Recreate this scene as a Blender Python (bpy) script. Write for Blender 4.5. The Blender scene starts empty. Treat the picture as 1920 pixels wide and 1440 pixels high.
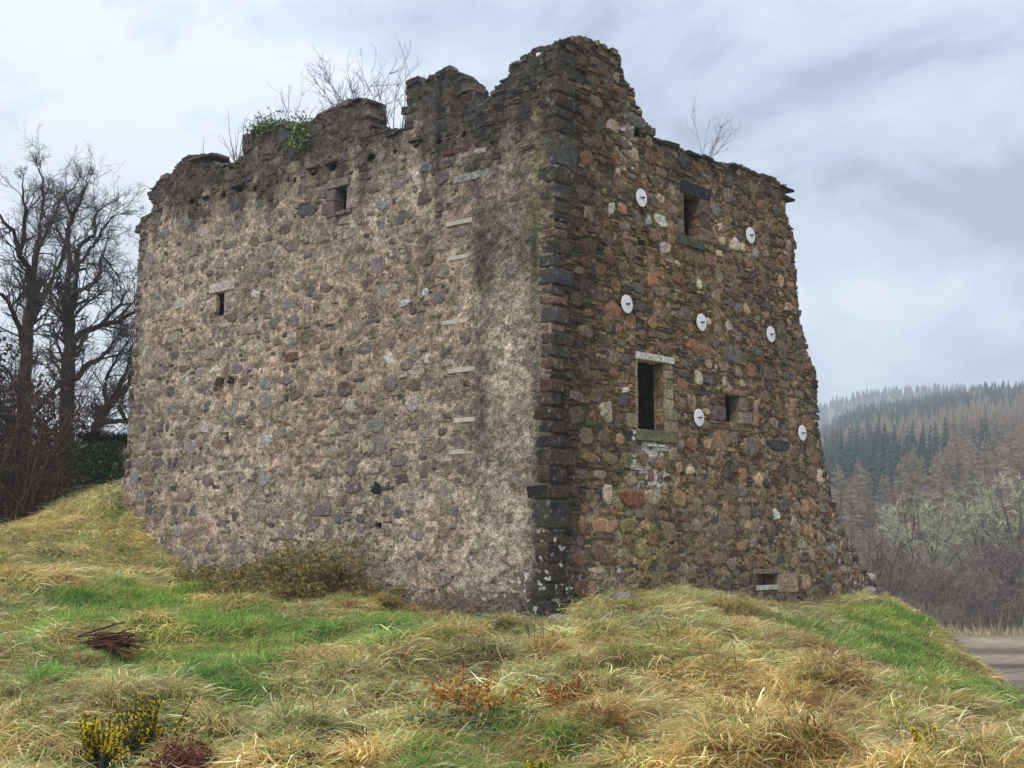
import bpy, bmesh, math, random
import numpy as np
from mathutils import Vector, Matrix

random.seed(11)
rng = np.random.default_rng(11)
scene = bpy.context.scene
COL = scene.collection
R = math.radians

# ------------------------------------------------------------------ camera
EYE = 1.7
PITCH = math.atan(310 / 2528)
cam_data = bpy.data.cameras.new("camera")
cam_data.sensor_width = 36.0
cam_data.lens = 36.0 * 2528 / 1920
cam_data.clip_start = 0.2
cam_data.clip_end = 12000
cam = bpy.data.objects.new("camera", cam_data)
cam.location = (0, 0, EYE)
cam.rotation_euler = (math.pi / 2 + PITCH, 0, 0)
COL.objects.link(cam)
scene.camera = cam

# ------------------------------------------------------------------ sky, sun, exposure
SUN_EL, SUN_AZ = 42.0, 200.0            # azimuth clockwise from +Y (the view direction)
world = bpy.data.worlds.new("World")
scene.world = world
world.use_nodes = True
wn, wl = world.node_tree.nodes, world.node_tree.links
wn.clear()
def wnode(kind, **kw):
    n = wn.new(kind)
    for k, v in kw.items():
        setattr(n, k, v)
    return n
w_out = wnode("ShaderNodeOutputWorld")
w_sky = wnode("ShaderNodeTexSky", sky_type="NISHITA", sun_disc=False)
w_sky.sun_elevation = R(SUN_EL)
w_sky.sun_rotation = R(SUN_AZ)
bg_sky = wnode("ShaderNodeBackground"); bg_sky.inputs["Strength"].default_value = 0.1
wl.new(w_sky.outputs[0], bg_sky.inputs["Color"])
w_co = wnode("ShaderNodeTexCoord")
w_sep = wnode("ShaderNodeSeparateXYZ"); wl.new(w_co.outputs["Generated"], w_sep.inputs[0])
def wmath(op, a, b=None, c=None, clamp=False):
    n = wnode("ShaderNodeMath", operation=op, use_clamp=clamp)
    for i, v in enumerate((a, b, c)):
        if v is None: continue
        if isinstance(v, (int, float)): n.inputs[i].default_value = v
        else: wl.new(v, n.inputs[i])
    return n.outputs[0]
zc_ = wmath("MAXIMUM", w_sep.outputs["Z"], 0.0)
inv = wmath("DIVIDE", 1.0, wmath("ADD", zc_, 1.1))
w_cmb = wnode("ShaderNodeCombineXYZ")                       # cloud layer seen on a flat deck overhead
wl.new(wmath("MULTIPLY", w_sep.outputs["X"], inv), w_cmb.inputs[0])
wl.new(wmath("MULTIPLY", w_sep.outputs["Y"], inv), w_cmb.inputs[1])
wl.new(wmath("MULTIPLY", w_sep.outputs["Z"], 0.95), w_cmb.inputs[2])
def wnoise(scale, detail, rough, off, dist=0.0):
    m = wnode("ShaderNodeMapping"); m.inputs["Location"].default_value = off
    wl.new(w_cmb.outputs[0], m.inputs["Vector"])
    n = wnode("ShaderNodeTexNoise"); n.inputs["Scale"].default_value = scale
    n.inputs["Detail"].default_value = detail; n.inputs["Roughness"].default_value = rough
    n.inputs["Distortion"].default_value = dist
    wl.new(m.outputs[0], n.inputs["Vector"])
    return n.outputs["Fac"]
n_big = wnoise(3.0, 5, 0.5, (3.2, 1.4, 0.0), 0.3)
n_mid = wnoise(8.5, 8, 0.6, (7.7, 2.1, 4.0), 0.5)
cl = wmath("ADD", wmath("MULTIPLY", n_big, 0.52), wmath("MULTIPLY", n_mid, 0.48))
# a heavier bank of cloud to the right of the ruin
east = wmath("MULTIPLY", wmath("SUBTRACT", w_sep.outputs["X"], 0.02), 0.30)
cl = wmath("SUBTRACT", cl, wmath("MAXIMUM", wmath("MINIMUM", east, 0.062), -0.09))
# a thin bright break above the hill and the darker bank over it
def wpatch(x0, z0, sx, sz, amp):
    dx = wmath("DIVIDE", wmath("SUBTRACT", w_sep.outputs["X"], x0), sx); dz = wmath("DIVIDE", wmath("SUBTRACT", w_sep.outputs["Z"], z0), sz)
    d2 = wmath("ADD", wmath("MULTIPLY", dx, dx), wmath("MULTIPLY", dz, dz))
    front = wmath("GREATER_THAN", w_sep.outputs["Y"], 0.0)
    return wmath("MULTIPLY", wmath("MULTIPLY", wmath("POWER", 2.718, wmath("MULTIPLY", d2, -1.0)), amp), front)
cl = wmath("ADD", cl, wpatch(0.245, 0.175, 0.075, 0.022, 0.085))
cl = wmath("ADD", cl, wpatch(0.335, 0.235, 0.08, 0.04, -0.04))
w_ramp = wnode("ShaderNodeValToRGB")
cr = w_ramp.color_ramp
cr.elements[0].position = 0.39; cr.elements[0].color = (0.39, 0.45, 0.57, 1)
cr.elements[1].position = 0.565; cr.elements[1].color = (0.88, 0.955, 1.03, 1)
e = cr.elements.new(0.43); e.color = (0.53, 0.60, 0.74, 1)
e = cr.elements.new(0.50); e.color = (0.69, 0.77, 0.90, 1)
wl.new(cl, w_ramp.inputs[0])
bg_cloud = wnode("ShaderNodeBackground")
wl.new(w_ramp.outputs[0], bg_cloud.inputs["Color"])
# overcast skies grow brighter toward the zenith
wl.new(wmath("ADD", 0.98, wmath("MULTIPLY", wmath("MULTIPLY", zc_, zc_), 0.75)), bg_cloud.inputs["Strength"])
w_mix = wnode("ShaderNodeMixShader"); w_mix.inputs[0].default_value = 0.93
wl.new(bg_sky.outputs[0], w_mix.inputs[1]); wl.new(bg_cloud.outputs[0], w_mix.inputs[2])
wl.new(w_mix.outputs[0], w_out.inputs["Surface"])

sun_data = bpy.data.lights.new("sun", "SUN")
sun_data.energy = 1.5
sun_data.angle = R(14)
sun_data.color = (1.0, 0.95, 0.88)
sun = bpy.data.objects.new("sun", sun_data)
to_sun = Vector((math.sin(R(SUN_AZ)) * math.cos(R(SUN_EL)), math.cos(R(SUN_AZ)) * math.cos(R(SUN_EL)), math.sin(R(SUN_EL))))
sun.rotation_euler = to_sun.to_track_quat("Z", "Y").to_euler()
sun.location = (-20, -30, 60)
COL.objects.link(sun)

scene.view_settings.view_transform = "Standard"
scene.view_settings.look = "None"
scene.view_settings.exposure = 0.16
scene.view_settings.gamma = 1.0
scene.view_settings.use_curve_mapping = False
scene.render.engine = "CYCLES"
scene.cycles.max_bounces = 5
scene.cycles.diffuse_bounces = 3
scene.cycles.volume_bounces = 2
scene.cycles.use_denoising = True

# ------------------------------------------------------------------ measured tables (metres)
# wall tables: t runs along the wall from the corner (left wall negative, right wall positive), z is height
OUTLINE = [(-16.66, -0.65), (-16.47, 2.81), (-16.34, 4.08), (-16.35, 6.99), (-16.35, 9.3), (-16.38, 11.21), (-16.58, 11.48), (-16.34, 11.84), (-15.73, 11.88), (-15.94, 12.55), (-15.53, 12.9), (-14.91, 12.94), (-14.66, 13.26), (-14.13, 13.39), (-12.83, 13.14), (-13.07, 12.92), (-11.86, 12.71), (-11.48, 12.87), (-11.41, 13.49), (-10.47, 13.54), (-9.43, 13.39), (-8.95, 13.17), (-8.26, 13.38), (-7.96, 13.46), (-7.26, 13.49), (-6.54, 13.48), (-6.29, 13.33), (-6.22, 12.51), (-4.95, 12.23), (-4.88, 12.81), (-4.88, 13.56), (-4.2, 13.43), (-3.9, 13.54), (-3.5, 13.54), (-3.14, 13.36), (-2.78, 13.07), (-2.56, 12.75), (-2.34, 12.45), (-2.07, 12.47), (-1.87, 12.67), (-1.46, 12.89), (-1.41, 13.17), (-0.91, 13.18), (-0.88, 13.34), (-0.52, 13.35), (-0.14, 13.38), (0.35, 13.52), (0.83, 13.7), (1.32, 13.81), (1.84, 13.8), (2.32, 13.79), (2.54, 13.58), (2.71, 13.18), (3.03, 12.99), (3.13, 12.68), (3.43, 12.55), (3.56, 12.3), (3.89, 12.16), (3.98, 11.93), (4.8, 12.01), (5.75, 11.96), (6.93, 12.01), (8.17, 12.19), (9.03, 12.15), (9.87, 12.22), (10.6, 12.09), (10.63, 11.42), (10.82, 10.98), (11.06, 10.79), (11.05, 9.84), (11.14, 9.22), (11.25, 8.3), (11.51, 7.89), (11.65, 7.44), (12.04, 6.97), (12.21, 6.52), (12.15, 5.41), (12.4, 4.72), (12.62, 3.95), (12.94, 3.18), (13.43, 2.41), (13.95, 1.99), (14.28, 1.62), (14.67, 1.14), (15.43, 0.73), (16.27, 0.14), (17.35, -0.81)]
WINDOWS = {'upper_left': [-7.46, -7.0, 10.53, 11.2], 'slit': [-12.37, -12.0, 8.29, 8.98], 'tall': [3.1, 4.25, 4.58, 6.29], 'upper': [5.24, 6.0, 9.72, 10.85], 'small': [7.09, 7.79, 5.04, 5.79], 'niche': [8.55, 9.63, 0.73, 1.04]}
SOCKETS = [(-13.84, 11.94), (-13.12, 11.92), (-12.32, 11.87), (-11.6, 11.87), (-10.88, 11.8), (-9.96, 11.81), (-9.15, 11.72), (-8.38, 11.78), (-7.62, 11.8), (-6.15, 11.77), (-5.26, 11.78), (-4.47, 11.77), (-3.73, 11.74), (-2.88, 11.72)]
HOLES = [(-12.04, 6.26), (-11.47, 6.3), (-6.99, 6.78), (-5.33, 2.28)]
PUTLOGS = [(3.19, 11.91), (3.27, 9.23), (3.45, 9.18)]
PEEPHOLE = (-0.54, 13.18)
PLATES = [(3.25, 10.3), (8.46, 10.29), (2.59, 7.55), (5.89, 7.53), (9.45, 7.65), (5.69, 5.04), (11.11, 5.0)]
STRIPS = [(-2.94, 9.54, 0.84, 0.72), (-2.85, 8.67, 0.8, 1.2), (-2.98, 7.1, 0.85, -0.23), (-2.72, 5.91, 0.86, 1.87), (-2.6, 4.71, 0.66, 0.81), (-2.51, 3.97, 1.01, -0.57)]
STONES_RIGHT = [(3.94, 8.45, 0.89, 0.52, 170, 105, 58), (4.95, 8.55, 0.64, 0.39, 120, 72, 52), (2.14, 7.37, 0.73, 0.39, 150, 90, 50), (2.09, 9.83, 0.28, 0.34, 190, 180, 160), (2.5, 9.88, 0.4, 0.32, 165, 115, 75), (3.63, 9.83, 0.35, 0.3, 165, 165, 150), (4.17, 9.9, 0.57, 0.33, 195, 190, 175), (4.62, 9.91, 0.44, 0.22, 170, 125, 85), (4.16, 10.48, 0.38, 0.28, 180, 150, 105), (7.0, 10.28, 0.3, 0.29, 190, 170, 130), (7.09, 9.9, 0.7, 0.23, 195, 175, 135), (7.72, 9.92, 0.56, 0.39, 200, 180, 140), (8.14, 9.9, 0.28, 0.27, 190, 170, 130), (8.51, 9.94, 0.4, 0.3, 140, 115, 80), (8.88, 9.88, 0.41, 0.37, 175, 170, 150), (9.38, 9.93, 0.39, 0.25, 150, 130, 100), (4.39, 9.24, 0.58, 0.36, 175, 150, 130), (6.43, 9.24, 0.68, 0.32, 120, 85, 65), (7.5, 9.19, 0.71, 0.47, 118, 84, 64), (8.46, 9.54, 0.51, 0.3, 155, 110, 75), (10.18, 9.28, 0.37, 0.44, 180, 140, 95), (10.8, 9.28, 0.44, 0.22, 170, 110, 60), (5.92, 8.55, 0.31, 0.31, 190, 175, 150), (7.88, 8.22, 0.39, 0.29, 110, 115, 105), (8.35, 8.24, 0.45, 0.3, 180, 145, 95), (8.81, 8.28, 0.4, 0.3, 130, 95, 62), (9.3, 8.19, 0.41, 0.21, 160, 115, 75), (10.61, 8.6, 0.53, 0.27, 165, 130, 90), (7.36, 7.62, 0.43, 0.29, 160, 150, 130), (6.3, 7.62, 0.23, 0.23, 175, 165, 145), (5.29, 7.69, 0.7, 0.44, 105, 90, 72), (5.62, 6.87, 0.75, 0.39, 135, 82, 50), (6.25, 6.87, 0.52, 0.23, 145, 80, 50), (7.55, 6.89, 1.04, 0.46, 84, 88, 86), (6.27, 6.48, 0.36, 0.25, 160, 140, 100), (2.11, 5.83, 0.42, 0.25, 125, 78, 55), (2.6, 5.47, 0.26, 0.14, 215, 205, 195), (1.82, 4.89, 0.49, 0.55, 175, 155, 130), (6.15, 5.23, 0.36, 0.19, 175, 140, 95), (5.48, 5.45, 0.45, 0.47, 155, 132, 98), (6.69, 5.22, 0.58, 0.21, 112, 82, 76), (5.07, 5.85, 0.54, 0.3, 128, 88, 64), (2.39, 4.29, 0.41, 0.29, 175, 125, 92), (5.44, 4.33, 0.59, 0.38, 140, 95, 60), (6.2, 4.39, 0.46, 0.32, 178, 135, 95), (6.8, 4.52, 0.79, 0.56, 150, 102, 48), (8.36, 4.47, 0.84, 0.52, 110, 98, 84), (9.87, 4.58, 1.31, 0.36, 56, 58, 60), (1.25, 3.79, 0.53, 0.27, 150, 112, 64), (1.98, 3.8, 0.59, 0.3, 118, 106, 66), (2.61, 3.81, 0.56, 0.28, 108, 106, 66), (5.33, 3.68, 0.42, 0.24, 205, 170, 125), (4.84, 3.72, 0.31, 0.29, 160, 130, 95), (8.72, 3.55, 0.57, 0.41, 178, 135, 98), (1.88, 2.98, 0.37, 0.47, 190, 172, 140), (2.86, 2.92, 1.18, 0.43, 128, 70, 40), (3.73, 2.99, 0.77, 0.41, 160, 140, 108), (4.8, 2.95, 0.72, 0.48, 158, 118, 62), (1.78, 2.24, 1.04, 0.39, 162, 118, 72), (1.03, 2.25, 0.27, 0.43, 150, 118, 66), (3.35, 2.27, 0.4, 0.28, 178, 130, 98), (4.38, 2.16, 0.61, 0.44, 138, 116, 88), (2.59, 2.25, 0.64, 0.35, 122, 106, 62), (3.23, 1.62, 0.8, 0.33, 124, 110, 66), (2.47, 1.58, 0.55, 0.32, 140, 120, 84), (1.51, 1.24, 0.58, 0.24, 172, 150, 120), (11.25, 0.77, 0.59, 0.45, 160, 125, 90), (10.28, 0.82, 0.66, 0.38, 120, 95, 72), (9.63, 2.65, 0.41, 0.32, 190, 185, 175), (3.77, 1.0, 0.59, 0.38, 128, 104, 76), (5.18, 1.11, 0.82, 0.34, 118, 96, 72), (6.56, 1.43, 0.77, 0.35, 112, 92, 72), (6.97, 2.11, 0.73, 0.47, 114, 96, 76), (6.23, 2.99, 0.71, 0.33, 116, 98, 76), (7.93, 2.69, 0.66, 0.37, 120, 104, 84), (11.09, 1.85, 0.68, 0.3, 150, 140, 122), (12.85, 1.7, 0.86, 0.34, 135, 130, 118), (13.05, 2.32, 0.74, 0.28, 128, 122, 112), (8.81, 7.09, 0.75, 0.24, 92, 88, 80), (8.46, 8.82, 0.74, 0.21, 100, 78, 62), (9.75, 9.63, 0.54, 0.34, 104, 82, 66), (1.82, 6.56, 0.51, 0.25, 96, 82, 62), (5.63, 8.12, 0.56, 0.25, 104, 88, 64), (3.13, 8.03, 0.54, 0.27, 92, 90, 78), (2.59, 8.47, 0.48, 0.26, 104, 92, 66), (4.75, 7.59, 0.34, 0.22, 120, 100, 70), (4.14, 6.97, 0.61, 0.22, 110, 92, 66), (5.08, 6.12, 0.49, 0.25, 96, 86, 72), (9.37, 6.55, 0.82, 0.39, 94, 80, 66), (10.25, 6.33, 0.61, 0.24, 120, 90, 66), (9.19, 5.87, 0.58, 0.36, 118, 86, 64), (11.17, 6.11, 0.57, 0.28, 108, 96, 80), (10.43, 6.96, 0.49, 0.25, 84, 84, 80), (1.25, 2.91, 0.31, 0.32, 118, 98, 70), (1.35, 12.81, 0.64, 0.26, 118, 112, 96), (1.79, 13.19, 0.48, 0.29, 116, 108, 90), (0.83, 12.54, 0.37, 0.13, 180, 160, 130), (1.14, 12.56, 0.25, 0.16, 170, 140, 100), (2.0, 12.99, 0.35, 0.35, 104, 96, 82), (3.1, 12.26, 0.87, 0.33, 108, 112, 102), (3.68, 12.19, 0.38, 0.39, 120, 98, 72), (1.46, 13.3, 0.43, 0.19, 126, 118, 98), (4.24, 11.15, 0.53, 0.25, 120, 92, 70), (3.42, 11.04, 0.6, 0.22, 106, 80, 60), (6.51, 11.42, 0.74, 0.26, 82, 70, 58)]
STONES_LEFT = [(-5.3, 6.39, 0.46, 0.49, 190, 186, 178), (-3.87, 6.29, 0.36, 0.29, 180, 176, 168), (-4.54, 11.02, 0.34, 0.36, 175, 178, 182), (-9.29, 12.1, 0.63, 0.37, 190, 160, 120), (-14.54, 11.35, 0.43, 0.6, 172, 170, 160), (-14.01, 11.3, 0.37, 0.4, 165, 165, 160), (-4.74, 7.76, 0.49, 0.22, 170, 172, 176), (-4.03, 7.95, 0.27, 0.2, 180, 185, 190), (-8.53, 10.75, 1.05, 0.3, 72, 74, 70), (-7.67, 8.52, 0.55, 0.35, 112, 82, 72), (-6.76, 8.04, 0.81, 0.34, 104, 84, 78), (-8.92, 6.82, 0.66, 0.32, 100, 62, 48), (-8.23, 6.75, 0.34, 0.26, 78, 76, 72), (-6.87, 6.81, 0.41, 0.31, 62, 60, 58), (-5.46, 3.23, 0.4, 0.36, 38, 40, 46), (-9.82, 4.62, 0.49, 0.29, 165, 165, 160), (-6.3, 4.56, 0.43, 0.3, 170, 172, 174), (-11.0, 5.2, 0.42, 0.33, 84, 86, 88), (-12.48, 5.75, 0.35, 0.43, 88, 88, 86), (-14.95, 2.78, 0.42, 0.43, 88, 88, 88), (-14.27, 2.81, 0.41, 0.34, 112, 96, 84), (-13.66, 2.8, 0.41, 0.33, 96, 88, 80), (-12.8, 2.77, 0.49, 0.39, 82, 86, 90), (-5.81, 5.15, 0.5, 0.32, 108, 76, 62), (-5.13, 5.04, 0.38, 0.27, 122, 104, 92), (-2.86, 11.31, 0.64, 0.12, 96, 48, 48), (-4.7, 9.68, 0.49, 0.19, 172, 168, 164), (-0.83, 2.02, 0.72, 0.47, 158, 144, 134), (-1.99, 3.41, 0.3, 0.27, 172, 156, 136), (-2.01, 3.04, 0.49, 0.22, 120, 128, 122), (-6.73, 2.5, 0.36, 0.35, 92, 94, 98), (-7.73, 2.31, 0.45, 0.35, 118, 104, 92), (-5.95, 2.46, 0.35, 0.24, 92, 86, 82), (-6.97, 1.57, 0.48, 0.35, 98, 94, 88), (-7.68, 1.56, 0.49, 0.35, 106, 98, 90), (-6.31, 1.96, 0.43, 0.34, 102, 92, 86), (-10.58, 1.34, 0.59, 0.37, 128, 124, 126), (-11.14, 1.3, 0.56, 0.37, 112, 108, 106), (-9.58, 1.42, 0.61, 0.34, 130, 126, 126), (-11.88, 1.7, 0.48, 0.32, 96, 88, 84), (-13.0, 2.0, 0.45, 0.33, 104, 98, 92), (-14.14, 2.0, 0.46, 0.33, 110, 102, 96), (-10.42, 6.63, 0.46, 0.36, 118, 98, 84), (-13.72, 6.92, 0.72, 0.25, 118, 92, 78), (-13.09, 6.95, 0.61, 0.25, 108, 98, 92), (-9.57, 7.29, 0.45, 0.27, 112, 96, 84), (-8.9, 8.68, 0.4, 0.3, 98, 84, 76), (-8.35, 8.54, 0.43, 0.32, 92, 86, 82), (-7.03, 7.6, 0.45, 0.28, 86, 84, 84), (-5.84, 7.6, 0.47, 0.22, 102, 88, 78), (-4.97, 7.5, 0.38, 0.19, 110, 92, 82), (-4.47, 6.64, 0.33, 0.24, 120, 116, 112), (-11.76, 8.58, 0.54, 0.25, 120, 112, 104), (-11.01, 8.19, 0.43, 0.21, 112, 98, 86), (-14.64, 7.0, 0.37, 0.32, 96, 92, 88), (-7.77, 12.92, 0.52, 0.18, 150, 118, 88), (-6.08, 12.06, 0.56, 0.23, 150, 128, 96), (-3.99, 12.52, 0.37, 0.22, 150, 126, 98), (-3.7, 12.14, 0.4, 0.33, 118, 112, 102), (-3.24, 12.04, 0.29, 0.27, 140, 108, 92), (-5.09, 11.79, 0.5, 0.37, 98, 92, 84), (-6.9, 10.56, 0.62, 0.26, 108, 86, 78), (-7.98, 11.11, 0.47, 0.33, 110, 92, 82), (-6.43, 4.1, 0.59, 0.22, 112, 108, 104), (-9.1, 5.37, 0.57, 0.32, 132, 112, 96), (-7.72, 5.41, 0.46, 0.31, 146, 118, 96), (-11.15, 4.17, 0.52, 0.27, 104, 88, 78), (-13.33, 4.12, 0.51, 0.31, 118, 106, 96), (-10.39, 3.35, 0.55, 0.26, 132, 124, 116), (-9.26, 3.1, 0.48, 0.34, 138, 122, 110), (-4.48, 2.98, 0.44, 0.28, 142, 122, 106), (-5.56, 2.35, 0.38, 0.31, 110, 102, 96), (-2.88, 2.57, 0.44, 0.27, 104, 98, 94), (-2.36, 2.25, 0.3, 0.37, 96, 92, 88), (-2.07, 5.77, 0.37, 0.28, 120, 108, 96), (-3.85, 4.89, 0.39, 0.26, 120, 104, 92), (-5.96, 6.11, 0.39, 0.19, 128, 112, 98)]
QUOINS = [(12.93, 13.19, 0.35, 0.69, 60, 58, 54), (12.57, 12.91, 0.26, 1.01, 48, 48, 50), (12.19, 12.55, 0.4, 0.63, 64, 62, 58), (11.85, 12.16, 0.46, 0.82, 40, 42, 46), (11.6, 11.83, 0.27, 0.49, 52, 56, 58), (11.24, 11.57, 0.4, 0.6, 46, 50, 52), (10.46, 11.22, 0.37, 0.83, 66, 72, 68), (10.03, 10.43, 0.44, 0.5, 58, 60, 54), (9.63, 10.0, 0.54, 0.56, 64, 66, 60), (9.33, 9.6, 0.45, 0.48, 78, 82, 76), (9.13, 9.31, 0.61, 0.55, 36, 40, 48), (8.95, 9.11, 0.39, 0.51, 108, 74, 56), (8.72, 8.94, 0.48, 0.43, 130, 80, 56), (8.36, 8.69, 0.39, 0.61, 62, 64, 62), (8.04, 8.34, 0.46, 0.34, 50, 58, 64), (7.64, 8.02, 0.43, 0.71, 48, 58, 70), (7.4, 7.63, 0.4, 0.37, 52, 56, 56), (7.18, 7.38, 0.59, 0.47, 132, 70, 54), (6.76, 7.15, 0.46, 0.54, 62, 66, 64), (6.57, 6.74, 0.43, 0.42, 140, 84, 58), (6.28, 6.54, 0.44, 0.67, 44, 48, 54), (5.98, 6.25, 0.44, 0.59, 58, 58, 52), (5.7, 5.96, 0.5, 0.37, 128, 74, 56), (5.5, 5.67, 0.5, 0.33, 60, 54, 52), (5.19, 5.48, 0.66, 0.37, 124, 64, 54), (4.88, 5.17, 0.48, 0.29, 52, 56, 58), (4.57, 4.85, 0.54, 0.39, 56, 58, 54), (4.26, 4.54, 0.57, 0.56, 40, 44, 52), (3.95, 4.23, 0.58, 0.48, 34, 40, 50), (3.55, 3.93, 0.67, 0.82, 46, 54, 56), (3.15, 3.52, 0.58, 0.53, 34, 38, 46), (2.8, 3.12, 0.61, 0.63, 42, 44, 46), (2.16, 2.77, 0.56, 0.68, 54, 68, 76), (1.82, 2.14, 0.65, 0.51, 46, 48, 50), (1.4, 1.79, 0.59, 0.6, 40, 44, 48), (0.98, 1.38, 0.69, 0.55, 48, 54, 54), (0.62, 0.96, 0.66, 0.48, 44, 46, 46), (0.16, 0.59, 0.75, 0.54, 56, 56, 54)]
GROUND_POINTS = [(-11.73, 40.5, 3.21), (-10.13, 39.08, 1.82), (-8.55, 37.69, 0.7), (-5.49, 35.06, 0.64), (-2.82, 32.78, 0.49), (-0.73, 30.98, 0.2), (0.58, 29.85, -0.01), (1.68, 30.77, 0.48), (3.04, 32.36, 0.66), (4.53, 34.11, 0.48), (6.91, 36.9, -0.02), (8.88, 39.2, -0.0), (11.12, 41.82, 0.37), (-13.94, 37.0, 1.63), (-13.53, 40.0, 2.32), (-12.9, 43.0, 3.64), (-11.27, 32.0, 0.89), (-11.62, 31.0, 0.38), (-8.96, 24.0, -0.06), (-8.0, 27.0, 0.13), (-6.78, 31.0, 0.26), (-3.79, 27.0, 0.03), (-3.42, 22.0, -0.17), (-5.12, 20.0, -0.23), (-6.69, 18.0, -0.37), (-2.43, 26.0, -0.06), (-1.2, 28.0, -0.03), (0.0, 27.5, -0.07), (-5.36, 14.5, -0.57), (-2.59, 14.0, -0.49), (0.0, 13.5, -0.42), (2.59, 14.0, -0.49), (5.91, 16.0, -0.81), (-2.68, 21.5, 0.02), (-3.16, 17.0, -0.26), (-0.49, 21.0, -0.18), (1.39, 25.5, -0.02), (3.91, 29.5, 0.1), (0.29, 18.5, -0.22), (2.44, 18.5, -0.22), (5.25, 25.0, -0.18), (8.74, 35.0, -0.13), (10.97, 38.0, -0.18), (11.82, 37.0, -0.56), (11.15, 33.0, -1.13), (9.75, 26.0, -1.64), (6.74, 22.0, -0.59), (6.57, 18.5, -0.78), (11.11, 30.0, -2.49), (12.96, 35.0, -3.39), (14.88, 40.0, -4.27), (12.92, 37.0, -2.49), (14.66, 42.0, -3.22), (13.94, 42.0, -2.1), (15.97, 44.0, -4.2), (-22.0, 52.0, 0.2), (-15.0, 52.0, 1.4), (-24.0, 40.0, 0.6), (-18.0, 46.0, 0.9), (-21.0, 46.0, 0.6), (-15.5, 45.0, 1.9), (-12.6, 46.0, 2.9), (-16.4, 38.0, 1.3), (-14.2, 37.5, 2.0), (-2.0, 42.0, 1.6), (4.0, 46.0, 1.2), (-6.0, 50.0, 2.0), (3.0, 36.0, 0.9), (19.0, 45.0, -5.5), (16.5, 38.0, -4.2), (15.0, 30.0, -3.6), (14.0, 24.0, -2.6), (11.0, 17.0, -1.7), (24.0, 60.0, -8.2), (10.0, 60.0, -3.5), (-5.0, 68.0, -2.0), (28.0, 40.0, -8.5), (26.0, 25.0, -7.5), (24.0, 10.0, -5.0), (0.0, 0.0, 0.0), (8.0, 0.0, -0.3), (-8.0, 0.0, 0.1), (-8.0, 7.0, -0.4), (8.0, 7.0, -0.7), (0.0, 6.0, -0.35), (-16.0, 14.0, -0.3), (-20.0, 25.0, 0.4), (-30.0, 40.0, 1.2), (-30.0, 10.0, 0.0), (30.0, 70.0, -9.0), (12.0, 50.0, -2.0)]
GREEN_AREAS = [[(-11.9, 31.7), (-10.69, 32.5), (-9.07, 36.8), (-5.75, 30.7), (-3.83, 28.9), (-0.69, 29.5), (0.42, 26.8), (-0.55, 23.4), (-2.26, 24.2), (-3.23, 23.1), (-3.03, 17.8), (-4.09, 16.8), (-5.33, 17.0), (-6.69, 18.0)], [(5.97, 31.9), (8.55, 36.5), (11.53, 41.0), (11.58, 36.7), (8.24, 22.9), (6.15, 16.7), (6.18, 18.2), (6.01, 19.9), (5.62, 21.3), (5.57, 24.7), (5.99, 29.6)], [(0.96, 27.5), (1.49, 30.6), (2.61, 31.8), (4.39, 33.0), (4.55, 31.5), (2.78, 29.7), (1.69, 27.1)]]
STRAW_AREAS = [[(-8.45, 24.4), (-7.08, 25.6), (-6.01, 22.4), (-7.41, 21.2)], [(1.46, 28.9), (2.82, 30.1), (5.27, 30.7), (4.87, 24.1), (4.21, 20.1), (3.24, 19.0), (1.96, 21.0)]]
AT_GORSE_A = (-4.08, 15.3)
AT_GORSE_B = (-4.38, 14.6)
AT_GORSE_C = (4.35, 14.4)
AT_GORSE_D = (0.2, 13.2)
AT_PILE = (-6.75, 23.0)
AT_REDPILE = (21.81, 60)
AT_BRACKEN_A = (0.68, 17.5)
AT_BRACKEN_B = (-0.47, 16.2)
AT_BRAMBLE = (-0.65, 15.2)
AT_STICK = (4.62, 16.4)
AT_SAP_A = (0.55, 23.6)
AT_SAP_B = (2.48, 22.0)
AT_WHITEROCK = (17.27, 60)
AT_BOULDER = (0.83, 30.4)
AT_BRACKEN_C = (-1.73, 14.0)
AT_BRACKEN_D = (-3.39, 14.3)
AT_BRACKEN_E = (-0.97, 15.7)
AT_SAP_C = (-2.92, 25.0)
WALLTOP = {'s1': (-12.16, 12.8), 's2': (-13.79, 13.32), 'ivy1': (-10.54, 13.62), 'ivy2': (-8.78, 13.16), 's3': (-10.0, 13.57), 's4': (-7.96, 13.48), 's5': (-6.22, 12.55), 's6': (7.12, 12.08), 's7': (8.98, 12.19), 's8': (-16.01, 11.93)}
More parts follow.
